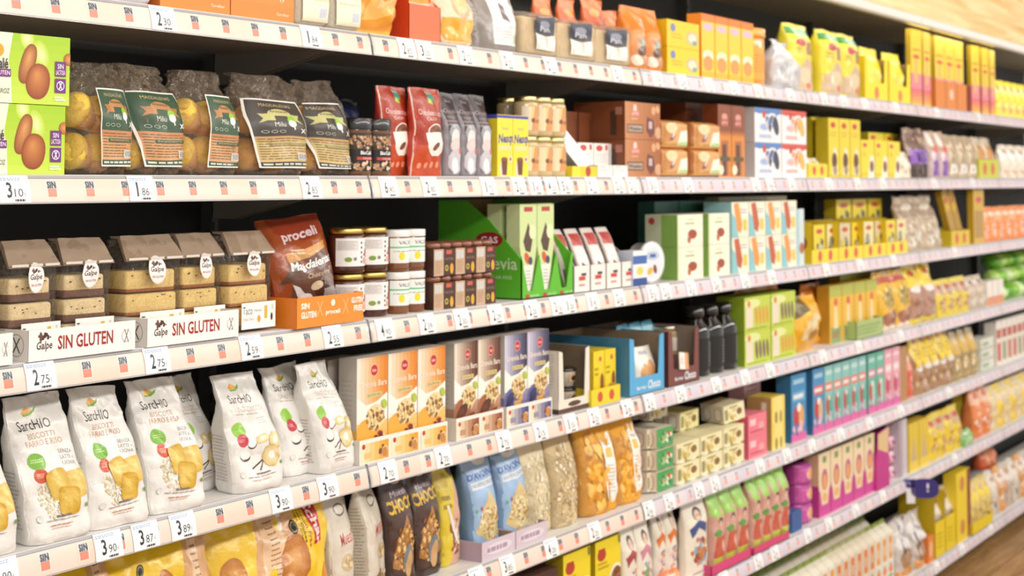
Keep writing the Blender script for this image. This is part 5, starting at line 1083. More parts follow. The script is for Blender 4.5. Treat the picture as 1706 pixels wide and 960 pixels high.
row(lambda w: pouch(w, .155, ['c9b8a4', 'e6ddd0', '8a8078'], 103, D=.08, wr=.01), 3, 1618, 1646, 2, 'pale beige bag right of the small yellow bags', 'pale beige bags', y=.03)
row(lambda w: carton('snack_carton', 'snack carton', w, .05, .12, 'e8e2d6', Art(w, .12).bg('efeadf').rect(0, 0, 1, .35, 'e09468')), 3, 1644, 1672, 3, 'narrow white carton near the green round packs', 'narrow white cartons', y=.03, fill=.9)
def lettuce(W, sd):
    b = MB(); n = 20; rg = []
    for j in range(13):
        t = j/12; rr = W/2*math.sin(PI*(.04+.92*t))**.7; rg.append([(rr*math.cos(2*PI*i/n)*(1+.08*math.sin(i*2.3+sd+j*.7)), W/2+rr*math.sin(2*PI*i/n), W*.80*t) for i in range(n)])
    b.rings(rg, M(['8cc840', 'd4ecb0', '5fa82c', 'b4dc70'][sd % 4], .35, 'foil')); return Proto('round_green_pack', 'green pack', [('round_green_pack', b)])
for lv in range(3):
    row(lambda w: [lettuce(w, lv*3+q) for q in range(3)], 3, 1664-lv*1, 1740, 8, f'round light green pack in the {("lowest", "middle", "topmost")[lv]} layer of the green heap', 'round green packs', y=.035+.04*lv, z=.072*lv, fill=.86)
# ================================================================ FIFTH SHELF (index 4)
def schar_bag(seed, W=.30, H=.29, kind='a', logo=(.90, 0)):
    B = Bag(W, .085, H, 'pillow', n=2.5, seam=.03, wr=.014, seed=seed, lean=.16)
    A = Art(W, H); A.bg('eec62a')
    if kind == 'a':      # yellow at both ends, clear middle with buns
        A.poly([(.30, 0), (.30, .45), (.38, 1), (.66, 1), (.72, .55), (.66, 0)], 'd9a878'); A.poly([(.36, 0), (.40, .9), (.56, .95), (.60, 0)], 'e6c29a'); A.lines(.44, .3, .52, .9, 16, 'a07048', .3)
        A.blob(.64, .50, .14, .2, 'b8702f', 'e2aa68', .2); A.blob(.14, .52, .09, .12, 'c07a30', 'dca258')
        A.ell(.56, .88, .02, .035, 'f6f2ec'); A.ell(.56, .78, .02, .035, 'f6f2ec')
    else:
        A.blob(.52, .55, .09, .16, 'c07a30', 'dca258', .2); A.poly([(.66, 0), (.66, .5), (.74, .9), (.8, 1), (1, 1), (1, 0)], 'd9a878'); A.poly([(.74, .3), (.82, 1), (.9, 1), (.86, .2)], 'e9c8a2'); A.lines(.82, .35, .9, .95, 12, 'a07048', .3); A.poly([(.40, .3), (.5, .62), (.6, .48)], 'd08c48')
    ux, dv = logo
    A.ell(.30 if kind == 'b' else .66, .74, .035, .05, '3a3226'); A.ell(.30 if kind == 'b' else .66, .74, .028, .04, '8a8268'); A.ell(.30 if kind == 'b' else .66, .74, .02, .028, '3a3226')
    if ux > 0:
        A.rect(ux-.04, .60+dv, ux+.04, .93+dv, 'c22a30', rot=.12); A.text('Schär', ux, .765+dv, .28, .065, 'f9e0dc', rot=-PI/2+.12, bold=.03)
        A.text('Gluten Free', ux-.065, .74+dv, .26, .03, 'a8402c', rot=-PI/2+.12); A.text('Plum Cakes', ux-.10, .76+dv, .24, .03, '4a3a28', rot=-PI/2+.12, bold=.01); A.text('Yogo Cakes', ux-.135, .76+dv, .2, .026, '4a3a28', rot=-PI/2+.12)
    A.ell(.97 if kind == 'a' else .1, .3, .07, .14, 'd98f38')
    return Proto('cake_bag', 'bag of cakes', [('cake_bag', bagmb(B, M('eec62a', .28, 'foil'), A, None, .28, ml=.011, base=.0035))])
for i, (a, b, sd, kd, rz, lb, lg) in enumerate([(22, 214, 121, 'b', -.10, 'yellow bag of sponge cakes with partly seen red logo, lower left corner', (.86, -.16)), (196, 372, 122, 'b', -.12, 'yellow and beige bag of sponge cakes, middle one of the lowest left row', (0, 0)),
        (372, 566, 123, 'a', -.15, 'yellow bag of plum cakes with sideways red logo, beside the muesli', (.85, 0))]):
    xa, xb = XP(a, .03, ZT[4]+.15), XP(b, .03, ZT[4]+.15)
    put(schar_bag(sd, (xb-xa)*.95, .262, kd, lg), ((xa+xb)/2, .03, ZT[4]+.001), lb, 'yellow cake bags', rz=rz)
def muesli_bag(W, kind, seed):
    H = .262; D = .07; B = Bag(W, D, H, 'stand', n=4.5, t0=.55, seam=.04, wr=.005, seed=seed, lean=.05)
    A = Art(W, H)
    if kind == 'w':
        A.bg('d9d0c0'); A.grad(0, .3, 1, 1, 'dcd3c4', 'c9bfae', 4); A.text('Muesli', .62, .58, .55, .10, 'b84a40', rot=.12, shear=.2, bold=.01); A.ell(.55, .80, .2, .05, '6a6058'); A.ell(.55, .80, .17, .035, 'd9d0c0'); A.ell(.6, .38, .26, .07, 'cdb892'); A.scat(.6, .38, .2, .05, 20, ['e6d3a8', 'b89a6a'], .04, .07, 3); A.scat(.5, .12, .42, .11, 80, ['e9d9ae', 'c9a668', 'a8804a', 'f0e6c8', '8a5a3a', '7aa04a'], .03, .06, 5)
        S = Art(D, H).bg('b8ad9c').lines(.15, .1, .85, .8, 26, '8f8478', .3)
    elif kind == 'c':
        A.bg('4a2f26'); A.rect(0, .82, 1, .93, '3a241d'); A.ell(.5, .90, .25, .04, 'b9aca0'); A.text('Muesli', .5, .79, .6, .05, 'b5a8b0', rot=.1); A.text('CHOCO', .5, .69, .98, .11, 'e2b62c', rot=.10, bold=.04)
        A.poly([(.62, .60), (.95, .20), (.5, .12), (.05, .18), (.2, .38)], 'a8743c'); A.scat(.5, .32, .40, .20, 90, ['c08a48', '8a5a2e', 'd9a860', '5a3826', 'e6c07a'], .03, .065, 6); A.ell(.60, .22, .18, .13, '6f7a82', -.2); A.ell(.62, .18, .12, .12, 'c9a070', -.2); A.rect(0, 0, 1, .07, '3a241d')
        S = Art(D, H).bg('3a241d')
    else:
        A.bg('dcc43a'); A.poly([(.35, 0), (1, 0), (1, .7), (.8, .75), (.5, .45)], 'd9a890'); A.ell(.8, .86, .2, .09, '4a3a28', .8); A.scat(.6, .25, .28, .15, 40, ['a8603c', 'e0c6b0', '7a3f2c', 'f0e0d0'], .05, .09, 8); A.rect(0, .7, .5, .82, 'c2a62a'); A.lines(.1, .5, .5, .65, 2, 'a8902a', .5); A.poly([(.2, .55), (.32, .55), (.75, .2), (.6, .2)], 'e8e2dc')
        S = Art(D, H).bg('c2aa2e')
    return Proto('muesli_bag', 'bag of muesli', [('muesli_bag', bagmb(B, M({'w': 'd9d0c0', 'c': '4a2f26', 'y': 'dcc43a'}[kind], .3, 'foil'), A, S, .3, ml=.012))])
for a, b, kd, sd, lb, yy, rz in [(556, 598, 'w', 131, 'slim white muesli bag beside the yellow plum cake bag', .03, .0), (604, 664, 'w', 132, 'white muesli bag with large side print left of the chocolate muesli', .03, .42),
                     (655, 698, 'c', 133, 'left dark brown chocolate muesli bag with yellow lettering', .04, .0), (696, 740, 'c', 134, 'right dark brown chocolate muesli bag with yellow lettering', .05, 0), (738, 774, 'y', 135, 'yellow muesli bag between the brown and the blue bags', .06, .1)]:
    xa, xb = XP(a, yy, ZT[4]+.1), XP(b, yy, ZT[4]+.1); put(muesli_bag((xb-xa)*1.0, kd, sd), ((xa+xb)/2, yy, ZT[4]+.0006), lb, 'muesli bags', rz=rz)
def avoine(W, seed):
    H = .255; B = Bag(W, .08, H, 'stand', n=3.6, t0=.5, seam=.04, wr=.006, seed=seed, lean=.06)
    A = Art(W, H); A.bg('9cbbdc'); A.rect(0, .85, 1, 1, '7a98b8'); A.ell(.55, .88, .26, .07, 'e6e2dc'); A.ell(.55, .90, .14, .04, '5a4a44'); A.text("D'AVOINE", .52, .73, .9, .065, '2f55a8', rot=.08, bold=.03); A.rect(.12, .61, .95, .68, 'dfe6f0', rot=.08); A.text('HAVERVLOKKEN', .54, .645, .76, .035, '6a82a8', rot=.08)
    A.poly([(.60, .58), (.98, .38), (1, .16), (.5, .10), (.1, .20), (.25, .34)], 'dcc48c'); A.scat(.58, .28, .38, .16, 110, ['efdfae', 'c9a966', 'f6ecc8', 'b8935a'], .02, .045, seed); A.rect(0, 0, 1, .07, 'b8d4ee'); A.ell(.15, .4, .03, .02, '7ab06a'); A.ell(.3, .42, .03, .02, 'd0605c')
    return Proto('oat_bag', 'bag of oats', [('oat_bag', bagmb(B, M('9cbbdc', .35, 'foil'), A, Art(.08, H).bg('6f8dae'), .35, ml=.012))])
for i, (a, b) in enumerate(((792, 836), (842, 886))):
    xa, xb = XP(a, .05, ZT[4]+.1), XP(b, .05, ZT[4]+.1)
    put(avoine((xb-xa)*1.0, 140+i), ((xa+xb)/2, .05, ZT[4]+.004), f'{("left", "right")[i]} light blue oat flake bag standing in a lilac tray', 'light blue oat bags', rz=-.05)
def lil(W): return tray(W, .13, .045, .055, 'cdbcc8', 'a08470', Art(W, .045).bg('d6c8d4').ell(.5, .5, .4, .3, 'e6dce6').lines(.15, .35, .85, .65, 1, 'b09ab4', .8), Art(.13, .045).bg('b8a4b4'), shape='low')
row(lil, 4, 802, 912, 2, 'lilac cardboard tray holding a blue oat bag', 'lilac trays', y=.016, fill=.98)
def clear_bag(W, H, flakes, seed, D=.08, top='cfc4b4', lab=None, n=160, fs=(.02, .05)):
    B = Bag(W, D, H, 'stand', n=3.2, t0=.55, seam=.04, wr=.008, seed=seed, lean=.05)
    Bi = Bag(W*.95, D*.94, H*.93, 'stand', n=3.2, t0=.55, seam=.0, wr=.006, seed=seed, lean=.05, top=.2)
    inn = Bi.mesh(M(flakes[0], .8, 'cake')); A = Art(W*.95, H*.93); A.scat(.5, .45, .48, .48, n, flakes, fs[0], fs[1], seed, j=.35); A.bake(inn, Bi.surf, maxlen=.02, base=.0012, step=.00004)
    parts = [('flakes', inn), ('wrapper', B.mesh(film('f6efe2', .05)))]
    if lab: L = Art(W, H); lab(L); l = MB(); L.bake(l, B.surf, maxlen=.012, base=.0022, step=.00005); parts.append(('label', l))
    return Proto('cereal_bag', 'bag of cereal', parts)
for a, b, fl, sd, lb, yy in [(884, 926, ['eee0bc', 'f6ecd0', 'd6c496', 'e6d6aa', 'fbf3de'], 151, 'clear bag of pale oat flakes right of the blue oat bags', .04), (928, 972, ['dcc69a', 'efdfba', 'c4a872', 'f8ecd6', 'b0925f'], 152, 'clear bag of darker oat flakes left of the cornflakes', .035)]:
    xa, xb = XP(a, yy, ZT[4]+.1), XP(b, yy, ZT[4]+.1); put(clear_bag((xb-xa)*1.0, .25, fl, sd), ((xa+xb)/2, yy, ZT[4]+.0006), lb, 'clear bags of oat flakes')
def cflab(A): A.ell(.70, .52, .17, .42, 'f2ece2', sq=4); A.ell(.70, .52, .14, .39, 'f8f4ec', sq=4); A.ell(.70, .80, .06, .06, 'e0b03c'); A.rect(.60, .56, .80, .66, 'e6bc5a'); A.lines(.60, .2, .80, .50, 8, 'b8b0a4', .3); A.text('Maïs', .7, .70, .18, .04, '7a6a4a')
for i, (a, b) in enumerate(((980, 1036), (1034, 1076))):
    xa, xb = XP(a, .03, ZT[4]+.1), XP(b, .03, ZT[4]+.1)
    put(clear_bag((xb-xa)*1.0, .262, ['eeac34', 'f4be50', 'dc9424', 'f8cc70', 'd08a20'], 155+i, lab=cflab, n=120, fs=(.05, .10), D=.09), ((xa+xb)/2, .03, ZT[4]+.0006), f'{("left", "right")[i]} clear bag of golden cornflakes with long white oval label', 'cornflakes bags', rz=-.05)
def cuppack(W, c='efe7b8', gr=False):
    H = .062; b = MB(); D = .10
    b.prism([(-W/2, 0, H*.1), (-W/2, D, H*.1), (-W/2, D, H), (-W/2, 0, H)], (W, 0, 0), M(c, .45))
    A = Art(W, H*.9); A.bg('4fa35e' if gr else c)
    if gr: A.ell(.4, .4, .18, .2, 'a8d08c'); A.ell(.7, .6, .14, .2, 'c0603a'); A.scat(.5, .5, .4, .3, 16, ['7ac080', '2f7a44', 'd0784a', 'f0f0e0'], .04, .09, 3)
    else: A.rect(.05, .15, .2, .75, '9a9468'); A.ell(.75, .5, .13, .2, '8a6a3c'); A.scat(.45, .45, .2, .25, 12, ['d8c47a', 'f4ecc4', 'b89a4a'], .04, .09, 3); A.lines(.3, .75, .7, .9, 1, '8a7a4a', .5)
    A.bake(b, lambda u, v, o: (u-W/2, -o, H*.1+v)); S = Art(D, H*.9); S.bg('ece0cc')
    for k in range(2): S.ell(.26+.48*k, .45, .17, .4, 'c9a888', sq=3); S.ell(.26+.48*k, .47, .13, .34, 'f3ece2', sq=3)
    S.bake(b, lambda u, v, o: (-W/2-o, D-u, H*.1+v))
    cups = MB()
    for i in range(2):
        for j in range(2): cups.lathe([(W*.16, 0), (W*.20, H*.1)], M('f4f0e8', .4), (-.25+.5*i)*W, D*(.26+.48*j), 16)
    return Proto('dessert_multipack', 'dessert multipack', [('sleeve', b), ('cup_base', cups)])
row(lambda w: cuppack(w, 'e9e2cc', True), 4, 1094, 1122, 1, 'green dessert multipack right of the cornflakes', 'green multipacks', y=.028, fill=.98, levels=3, hstack=.0625)
row(lambda w: cuppack(w, 'ede5cf'), 4, 1078, 1096, 1, 'cream dessert multipack between cornflakes and green multipacks', 'cream multipacks by the cornflakes', y=.05, fill=1.0, levels=3, hstack=.0625)
row(cuppack, 4, 1126, 1240, 3, 'pale yellow dessert multipack on the fifth shelf', 'pale yellow multipacks', y=.028, fill=.95, levels=2, hstack=.0625)
one(lambda w: cuppack(w, 'e6dfc0'), 4, 1082, 1112, 'cream multipack perched tilted above the green multipacks', y=.10, z=.19)
one(lambda w: cuppack(w, 'ece2a4'), 4, 1132, 1164, 'pale yellow multipack lying behind the stacked ones', y=.11, z=.126)
xx = XP(1222, .05, ZT[4]+.15); put(cuppack(.10, 'efe8c0'), (xx, .045, ZT[4]+.129), 'cream multipack tipped on end above the yellow multipacks', tilt=(0, -.12), rz=-.3)
def pinkbox(W):
    H = .07; A = Art(W, H); A.bg('ec7f92'); A.rect(.1, .5, .4, .8, 'f6cdd0'); A.ell(.7, .4, .15, .2, 'f2a8b0'); A.lines(.1, .12, .9, .3, 1, 'c04a66', .5); return carton('dessert_carton', 'carton', W, .10, H, 'ec7f92', A, Art(.1, H).bg('d8607a'))
row(pinkbox, 4, 1246, 1278, 1, 'pink carton right of the pale yellow multipacks', 'stacked pink cartons', y=.028, levels=2, hstack=.071)
one(lambda w: carton('dessert_carton', 'carton', w, .06, .235, 'd8b0b4', Art(w, .235).bg('d9b4b8').lines(.1, .6, .9, .9, 4, 'b08088', .5)), 4, 1240, 1268, 'tall dusty pink carton behind the pink cartons', y=.14)
def ycup(W):
    H = .088; A = Art(W, H); A.bg('f0d664'); A.poly([(.1, 0), (.9, 0), (.75, 1), (.25, 1)], 'f4e08a'); A.ell(.35, .2, .1, .25, '9a8a3c'); A.ell(.7, .2, .1, .25, 'b09a48'); return carton('dessert_carton', 'carton', W, .09, H, 'e9cc58', A, Art(.09, H).bg('b8965a').rect(.2, .2, .5, .5, 'e9e0cc').rect(.6, .5, .8, .8, 'e9e0cc'))
row(ycup, 4, 1285, 1308, 1, 'yellow carton stacked left of the blue cereal cartons', 'stacked yellow dessert cartons', y=.03, levels=2, hstack=.089)
def cereal(W, c, a, b2):
    H = .232; A = Art(W, H); A.bg(c); A.rect(0, .0, 1, .12, 'd96aa8'); A.rect(.15, .86, .85, .93, hx(c, 'ffffff', .5)); A.rect(.1, .6, .9, .74, a); A.lines(.15, .62, .85, .72, 1, 'f4f0f0', .6); A.ell(.35, .38, .22, .15, 'c0444a'); A.ell(.65, .34, .18, .2, b2); A.circ(.5, .5, .12, 'f0ece6'); A.scat(.5, .2, .4, .06, 12, ['f0b8d0', 'e9d8e0', '7a4a9a'], .05, .1, 3)
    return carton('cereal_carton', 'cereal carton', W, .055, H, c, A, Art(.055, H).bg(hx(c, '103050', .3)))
def cer(*c): return lambda w: cereal(w, *c)
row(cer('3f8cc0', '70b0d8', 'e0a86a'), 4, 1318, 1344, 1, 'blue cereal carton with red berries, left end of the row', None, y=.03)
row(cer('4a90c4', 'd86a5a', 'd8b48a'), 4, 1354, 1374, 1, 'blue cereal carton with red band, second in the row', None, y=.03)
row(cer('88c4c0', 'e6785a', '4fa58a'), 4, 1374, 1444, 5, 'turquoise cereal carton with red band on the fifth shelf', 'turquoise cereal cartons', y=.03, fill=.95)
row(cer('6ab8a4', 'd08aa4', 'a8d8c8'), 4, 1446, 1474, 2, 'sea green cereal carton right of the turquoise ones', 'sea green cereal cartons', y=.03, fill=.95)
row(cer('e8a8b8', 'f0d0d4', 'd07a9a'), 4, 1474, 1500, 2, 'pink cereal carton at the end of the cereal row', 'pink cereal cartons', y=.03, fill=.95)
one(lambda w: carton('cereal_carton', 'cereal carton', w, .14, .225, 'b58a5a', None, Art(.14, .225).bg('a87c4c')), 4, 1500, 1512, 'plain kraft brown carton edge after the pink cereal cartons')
one(lambda w: pouch(w, .20, ['d8593a', 'e9a090', 'f0d0c0'], 160, D=.06), 4, 1513, 1524, 'narrow red bag beside the pasta bags', y=.04)
def pasta(A): A.bg('b08a66'); A.rect(0, .48, 1, 1, 'f0d028'); A.ell(.5, .9, .22, .05, 'c8503c'); A.ell(.5, .46, .4, .05, 'ecebe4'); A.scat(.5, .22, .36, .2, 30, ['c29c76', '9a7450', 'd8b894', '8a5f40'], .08, .16, 3); A.lines(.15, .6, .85, .78, 3, 'b89a20', .4)
row(lambda w: [pouch(w, .245, ['b08a66', '000000'], 161+i, D=.09, wr=.010, art=pasta, r=.25) for i in range(3)], 4, 1528, 1592, 5, 'yellow topped bag with clear brown base, fifth shelf', 'yellow topped bags, fifth shelf', y=.03)
row(lambda w: pouch(w, .22, ['a8905c', 'd8b04a', 'e6dcc8', '6a5a3a'], 165, D=.08, wr=.010), 4, 1592, 1632, 3, 'brown and mustard bag right of the yellow topped bags', 'brown and mustard bags', y=.03)
def stk(W): A = Art(W, .05); A.bg('e4e6da'); A.rect(.1, .3, .6, .7, 'a8b89a'); A.rect(0, 0, 1, .1, '8a9a80'); return carton('small_carton', 'carton', W, .08, .05, 'e4e6da', A)
row(stk, 4, 1634, 1656, 1, 'flat pale grey carton of the stack on the fifth shelf', 'stack of flat pale cartons', y=.03, levels=3, hstack=.051)
row(lambda w: [carton('snack_carton', 'snack carton', w, .06, .21, 'ece6dc', Art(w, .22).bg('ece6dc').rect(.2, .1, .8, .5, c).rect(.1, .6, .9, .8, 'c0503c')) for c in ('d04a3a', '9aa06a', 'c86a4a')], 4, 1660, 1735, 9, 'white and red carton at the right end of the fifth shelf', 'white and red cartons', y=.03, fill=.9)
# ================================================================ SIXTH SHELF (index 5)
def choco_box(W):
    H = .215; A = Art(W, H); A.bg('5c3a30'); A.text('Choco', .5, .52, .9, .16, 'e9e2dc', bold=.03, rot=.05); A.rect(0, .9, 1, 1, '4a2c24'); return carton('cereal_carton', 'cereal carton', W, .07, H, '5c3a30', A, Art(.07, H).bg('4a2c24'))
one(choco_box, 5, 884, 930, 'dark brown cereal carton with white lettering at the lower edge', y=.03)
def choco_y(W):
    H = .235; A = Art(W, H); A.bg('eed62c'); A.ell(.25, .83, .17, .07, 'b83c30'); A.rect(.12, .84, .38, .90, 'b83c30'); A.ell(.82, .34, .36, .34, 'f4ecd0'); A.ell(.84, .34, .31, .30, '8a5638', n=30); A.scat(.84, .34, .27, .26, 70, ['a06a44', '6f4028', 'b07a50'], .03, .06, 3); A.lines(.1, .66, .55, .76, 2, 'c9a82a', .5); A.ell(.2, .45, .12, .05, 'dfe0d8'); A.rect(.9, .9, .98, .99, '8a8a40')
    return carton('cereal_carton', 'cereal carton', W, .055, H, 'eed62c', A, Art(.055, H).bg('b5a01c'))
row(choco_y, 5, 934, 1038, 2, 'yellow cereal carton with round chocolate cereal picture', 'yellow cereal cartons', y=.03, fill=.84)
def baby(sh, frt, seed):
    def f(A):
        A.bg('ece4d4'); A.ell(.5, .82, .19, .085, '4a3432'); A.ell(.5, .80, .13, .065, 'ecc8ac'); A.poly([(.1, .66), (.5, .74), (.9, .66), (.82, .54), (.5, .64), (.18, .54)], sh); A.scat(.5, .34, .32, .18, 30, frt, .05, .10, seed); A.rect(0, 0, 1, .10, 'f0e8dc'); A.lines(.2, .05, .8, .1, 1, 'a89a90', .5); A.circ(.45, .80, .018, '3a2c2a'); A.circ(.56, .80, .018, '3a2c2a')
    return f
def bb(w, sh, frt, sd): return pouch(w, .235, ['ece4d4', '000000'], sd, D=.05, wr=.004, art=baby(sh, frt, sd), t0=.7, name='baby_food_bag', cat='baby food bag')
row(lambda w: [bb(w, 'a8484a', ['c8403a', '6a9a4a', 'e6a04a', '8a6ab0', 'f0e0e8'], 171), bb(w, 'cf8aa0', ['d0606a', '7aa86a', '8ab0d8'], 172)], 5, 1042, 1090, 2, 'cream bag with drawn child in red shawl, sixth shelf', 'cream bags with child in red', y=.03)
row(lambda w: bb(w, 'e07a34', ['e6803a', '6a8ab8', 'c89a8a', 'f0c8d0'], 173), 5, 1094, 1132, 2, 'cream bag with orange print between the drawn child bags', 'cream bags with orange print', y=.06)
one(lambda w: bb(w, '2f4f8a', ['c87a3a', '8a5a3a', 'a8404a', '8ab0d0'], 174), 5, 1146, 1184, 'cream bag with drawn child in blue shirt, sixth shelf', y=.035)
one(lambda w: pouch(w, .06, ['ee7a34', 'f6a070', 'f8d8c8'], 175, D=.06, wr=.012), 5, 1110, 1142, 'small bright orange pouch lying before the orange print bags', y=.012)
def kids(A): A.bg('d9a89a'); A.rect(0, .68, 1, 1, '9ccf5a'); A.ell(.5, .62, .18, .05, '4a3436'); A.ell(.5, .59, .12, .04, 'f0d0b8'); A.ell(.35, .46, .25, .05, '5f9a4a'); A.poly([(.05, .12), (.85, .15), (.95, .4), (.2, .42)], 'c9604a'); A.rect(0, .05, 1, .15, 'c8d65a'); A.circ(.6, .75, .08, 'e88a9a'); A.ell(.7, .28, .12, .08, 'e8b0a0')
row(lambda w: pouch(w, .235, ['cfa090', '000000'], 176, D=.07, wr=.006, art=kids, t0=.7), 5, 1190, 1250, 3, 'green topped bag with drawn children on the sixth shelf', 'green topped bags in front', y=.03)
row(lambda w: pouch(w, .235, ['cfa090', '000000'], 178, D=.07, wr=.006, art=kids, t0=.7), 5, 1256, 1318, 4, 'green topped bag with red print, right group, sixth shelf', 'green topped bags, right group', y=.03)
one(lambda w: tray(w, .09, .03, .04, 'd8487e', 'c8d65a', None, None), 5, 1184, 1252, 'magenta edged tray under the left green topped bags', y=.008)
one(lambda w: tray(w, .06, .022, .03, 'd8487e', 'c8d65a', None, None), 5, 1254, 1316, 'magenta edged tray under the right green topped bags', y=.006)
one(lambda w: carton('snack_carton', 'snack carton', w, .06, .07, '3a62a0', Art(w, .07).bg('3a62a0')), 5, 1319, 1336, 'small blue carton left of the stacked purple pouches', y=.02)
def pinkp(W): B = Bag(W, .09, .068, 'brick', n=2.4, wr=.006, seed=181); A = Art(W, .068); A.bg('c85aa8'); A.ell(.6, .5, .3, .3, 'e8a8a0'); A.ell(.65, .5, .2, .2, 'e6b05a'); return Proto('snack_pouch', 'snack pouch', [('snack_pouch', bagmb(B, M('b84a9a', .25, 'foil'), A, None, .25))])
row(pinkp, 5, 1337, 1360, 1, 'purple and gold rounded pouch left of the magenta cartons', 'stacked purple pouches', y=.03, levels=3, hstack=.069)
def magenta(W):
    H = .225; A = Art(W, H); A.bg('ecd8b4'); A.rect(0, 0, 1, .18, 'd04a9c'); A.poly([(0, .18), (.25, .18), (.12, .4), (0, .45)], 'd04a9c'); A.poly([(1, .18), (.75, .18), (.88, .4), (1, .45)], 'd04a9c'); A.ell(.5, .58, .26, .17, 'c06a8a'); A.ell(.5, .55, .17, .12, 'e9a86a'); A.rect(.35, .85, .65, .95, '7a9a5a'); A.ell(.5, .3, .2, .07, 'e8b878')
    return carton('cereal_carton', 'cereal carton', W, .055, H, 'dfc89e', A, Art(.055, H).bg('b8408a').rect(0, .5, 1, 1, 'd8b890'))
row(magenta, 5, 1364, 1458, 5, 'cream and magenta carton on the sixth shelf', 'cream and magenta cartons', y=.03, fill=.95)
x0 = XP(1459, .02, ZT[5]+.1); x1 = XP(1480, .02, ZT[5]+.1); mb = MB()
mb.prism([(0, 0, 0), (x1-x0, 0, 0), (x1-x0, 0, .235), (.02, 0, .22), (0, 0, .10)], (0, .004, 0), M('c23c8c', .5)); mb.prism([(.02, -.0006, .16), ((x1-x0)*.9, -.0006, .13), (x1-x0-.002, -.0006, .232), (.02, -.0006, .217)], (0, .0005, 0), M('ddc090', .5)); mb.box(0, .004, 0, .003, .14, .15, M('c23c8c', .5)); mb.box(x1-x0-.003, .004, 0, x1-x0, .14, .22, M('c23c8c', .5))
put(Proto('display_box', 'display box', [('display_box', mb)]), (x0, .016, ZT[5]+.0004), 'magenta and cream cardboard display end beside the cream cartons')
row(lambda w: pouch(w, .06, ['d88ab0', 'f0e0e8', 'b0506a'], 183, D=.04, wr=.006), 5, 1482, 1496, 1, 'small pink pouch beside the magenta display end', 'small pink pouches', y=.05, levels=3, hstack=.061)
row(lambda w: carton('snack_carton', 'snack carton', w, .06, .23, 'c9bfc8', Art(w, .23).bg('d0c6cc').rect(0, 0, .4, 1, 'b0a0b0')), 5, 1498, 1512, 1, 'pale lilac carton left of the triangular yellow carton', None)
row(lambda w: carton('biscuit_carton', 'biscuit carton', w, .07, .20, 'e0c040', Art(w, .20).bg('e0c440').poly([(.1, 0), (.9, 0), (.5, .7)], 'cdb08a').rect(0, 0, 1, .2, 'ead054')), 5, 1514, 1548, 2, 'yellow and tan carton right of the lilac carton', 'yellow and tan cartons', fill=.94)
row(lambda w: [pouch(w, .19, ['e9cc34', 'c8a878', 'c84a3a', 'e6dcc0'], 185+i, D=.08, wr=.01) for i in range(2)], 5, 1552, 1606, 4, 'crinkled yellow bag on the sixth shelf', 'crinkled yellow bags', y=.03)
one(lambda w: pouch(w, .07, ['7ab86a', 'a8d090', 'd8ecc8'], 188, D=.06, wr=.012), 5, 1606, 1624, 'small green crinkled pouch on the sixth shelf', y=.012)
row(lambda w: pouch(w, .24, ['e8874a', 'f2c4a0', 'd85a30', 'f6e6d8'], 189, D=.08, wr=.012), 5, 1626, 1654, 2, 'orange and white crinkled bag on the sixth shelf', 'orange and white crinkled bags', y=.03)
row(lambda w: [pouch(w, .21, [c, 'ecdcc0', 'f2d640', 'e8c08a'], 191+i, D=.08, wr=.012) for i, c in enumerate(('e0cfa8', 'f0cf3c'))], 5, 1654, 1735, 8, 'cream or yellow bag at the right end, sixth shelf', 'bags at the sixth shelf end', y=.03)
one(lambda w: carton('biscuit_carton', 'biscuit carton', w, .05, .22, 'e9d040', Art(w, .22).bg('ecd444').rect(.1, .1, .9, .4, 'c8a070')), 5, 1604, 1624, 'yellow carton behind the green crinkled pouch', y=.10)
# round dark blue shelf sign hanging from the sixth rail
mb = MB(); pts = []
for i in range(28): a = 2*PI*i/28; pts.append((.058*math.copysign(abs(math.cos(a))**.7, math.cos(a)), 0, .040*math.copysign(abs(math.sin(a))**.7, math.sin(a))))
mb.prism(pts, (0, .003, 0), M('2a2278', .35, 'gloss')); mb.prism([(-.10, 0, .005), (-.04, 0, .0), (-.04, 0, .038), (-.095, 0, .036)], (0, .003, 0), M('2a2278', .35, 'gloss'))
A = Art(.2, .08); A.rect(.54, .50, .58, .76, 'f0f0fa'); A.rect(.54, .34, .58, .42, 'f0f0fa'); A.text('5%', .15, .78, .12, .18, 'c0c0e8'); A.bake(mb, lambda u, v, o: (u-.1, -o, v-.04))
tg = MB(); tg.box(-.075, 0, -.060, -.040, .002, .003, M('eeecf0', .4))
put(Proto('shelf_sign', 'sign', [('sign_face', mb), ('paper_tab', tg)]), (XP(1540, -.06, ZB[5]+.01), -.062, ZB[5]+.010), 'round dark blue sign clipped to the sixth rail', rz=-1.0)
# ================================================================ BOTTOM SHELF (index 6)
def veg(W, k):
    H = .205; c = ['e9ecd8', 'e6ddc8', 'f0ece0'][k]; a = ['8ab84a', 'e08040', 'e9a04a'][k]; A = Art(W, H); A.bg(c); A.rect(.22, .5, .80, .94, a); A.rect(.4, .62, .6, .8, c); A.lines(.15, .12, .85, .22, 1, '6a8a4a', .6); A.rect(.35, .25, .62, .42, '8a9a6a'); A.ell(.5, .3, .3, .08, 'e88a4a')
    m = carton_mb(W, .08, H, c, A, Art(.08, H).bg('7a8c52'))
    m.prism([(-W/2, 0, H), (-W/2, .08, H), (-W/2, .044, H+.030), (-W/2, .036, H+.030)], (W, 0, 0), M(['dfe6c8', 'e8dcc4', 'efe8d4'][k], .4)); m.box(-W*.46, .037, H+.029, W*.46, .043, H+.045, M(['6f9a3c', 'a8b07a', '8aa04a'][k], .4))
    return Proto('drink_carton', 'drink carton', [('drink_carton', m)])
vk = {}
x0 = XP(1215, .05, ZT[6]+.2); x1 = XP(1488, .05, ZT[6]+.2); n = 22; wv = (x1-x0)/n
P3 = [veg(wv*.95, k) for k in range(3)]
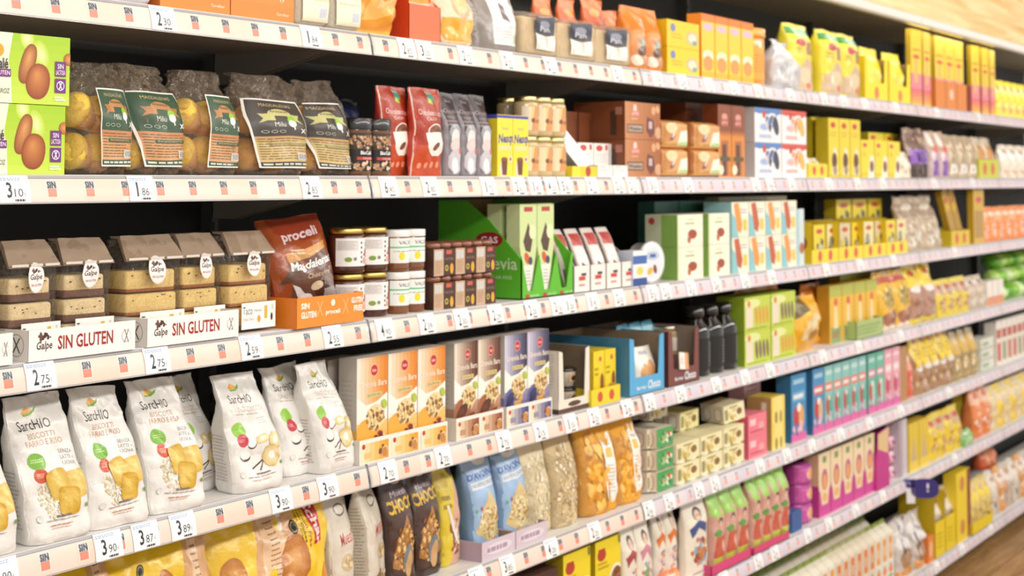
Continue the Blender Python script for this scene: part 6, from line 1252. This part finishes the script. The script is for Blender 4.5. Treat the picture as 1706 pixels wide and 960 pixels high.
for i in range(n):
    for j in range(3):
        k = 0 if i < 6 else (2 if i < 13 or i > 18 else 1)
        put(P3[k], (x0+(i+.5)*wv, .05+j*.085, ZT[6]+.0004), f'{opos(i, n)}slim green and {("white", "orange", "amber")[k]} carton, {("front", "middle", "rear")[j]} row, bottom shelf', 'slim cartons of the bottom shelf')
one(lambda w: pouch(w, .12, ['e8cc30', 'f4e080', 'c89a20'], 201, D=.08), 6, 1206, 1222, 'yellow bag at the lower edge left of the slim cartons', y=.02)
def brd(A): A.bg('cfc6c0'); A.ell(.5, .35, .35, .22, 'b08868'); A.rect(0, .0, 1, .14, 'e0963c'); A.scat(.5, .7, .4, .2, 12, ['e8e4e4', 'a8a0a0', '6a5a5a'], .1, .2, 3)
row(lambda w: [pouch(w, .23, ['c9c0ba', '000000'], 203+i, D=.10, wr=.016, art=brd, r=.2) for i in range(2)], 6, 1500, 1546, 2, 'crumpled clear bread bag right of the slim cartons', 'crumpled clear bread bags', y=.03)
one(lambda w: carton('snack_carton', 'snack carton', w, .05, .11, 'e07f3c', Art(w, .11).bg('e88a48').ell(.5, .5, .3, .3, 'f0c090')), 6, 1546, 1556, 'small orange carton beside the clear bread bags', y=.02)
row(lambda w: tray(w, .16, .15, .27, 'eccf24', 'b08a54', Art(w, .15).lines(.2, .2, .8, .7, 4, 'b8901c', .3), Art(.16, .27).bg('d0b41a')), 6, 1558, 1592, 2, 'tall yellow display tray on the bottom shelf', 'tall yellow display trays', y=.02, fill=.95)
row(lambda w: pouch(w, .20, ['c8b89c', 'e6dcc8', '8a6a4c'], 206, D=.08, wr=.014), 6, 1560, 1590, 2, 'beige bag standing in a tall yellow tray', 'beige bags in yellow trays', y=.04, z=.06)
one(lambda w: carton('breadstick_carton', 'breadstick carton', w, .06, .31, 'f0d436', Art(w, .31).bg('f0d436').circ(.4, .82, .16, 'd08a4a').circ(.4, .2, .16, 'd08a4a').rect(.75, 0, 1, 1, '8a4434')), 6, 1594, 1618, 'tall yellow and maroon carton on the bottom shelf', y=.02)
row(lambda w: [pouch(w, .22, ['dfc878', 'f0d83c', 'cdb090', '7a5a40'], 207+i, D=.09, wr=.012) for i in range(2)], 6, 1620, 1656, 4, 'yellow and cream bag on the bottom shelf', 'yellow and cream bags', y=.02)
one(lambda w: tray(w, .08, .05, .06, 'eccf24', 'b08a54', None, None), 6, 1619, 1654, 'low yellow tray before the yellow and cream bags', y=.008)
row(lambda w: [pouch(w, .21, [c, 'ece2d8', 'c8a07a', '8a8a90'], 210+i, D=.10, wr=.016, r=.25) for i, c in enumerate(('d8cfc4', 'e0a05a', 'c8b8a8'))], 6, 1656, 1745, 8, 'mixed white and orange bag at the bottom right', 'mixed bags at the bottom right', y=.03)
one(lambda w: pouch(w, .10, ['d8653a', 'e88a5a', 'f0b088'], 215, D=.08, wr=.01), 6, 1640, 1664, 'orange red pouch on top of the bottom shelf bags', y=.11, z=.19)
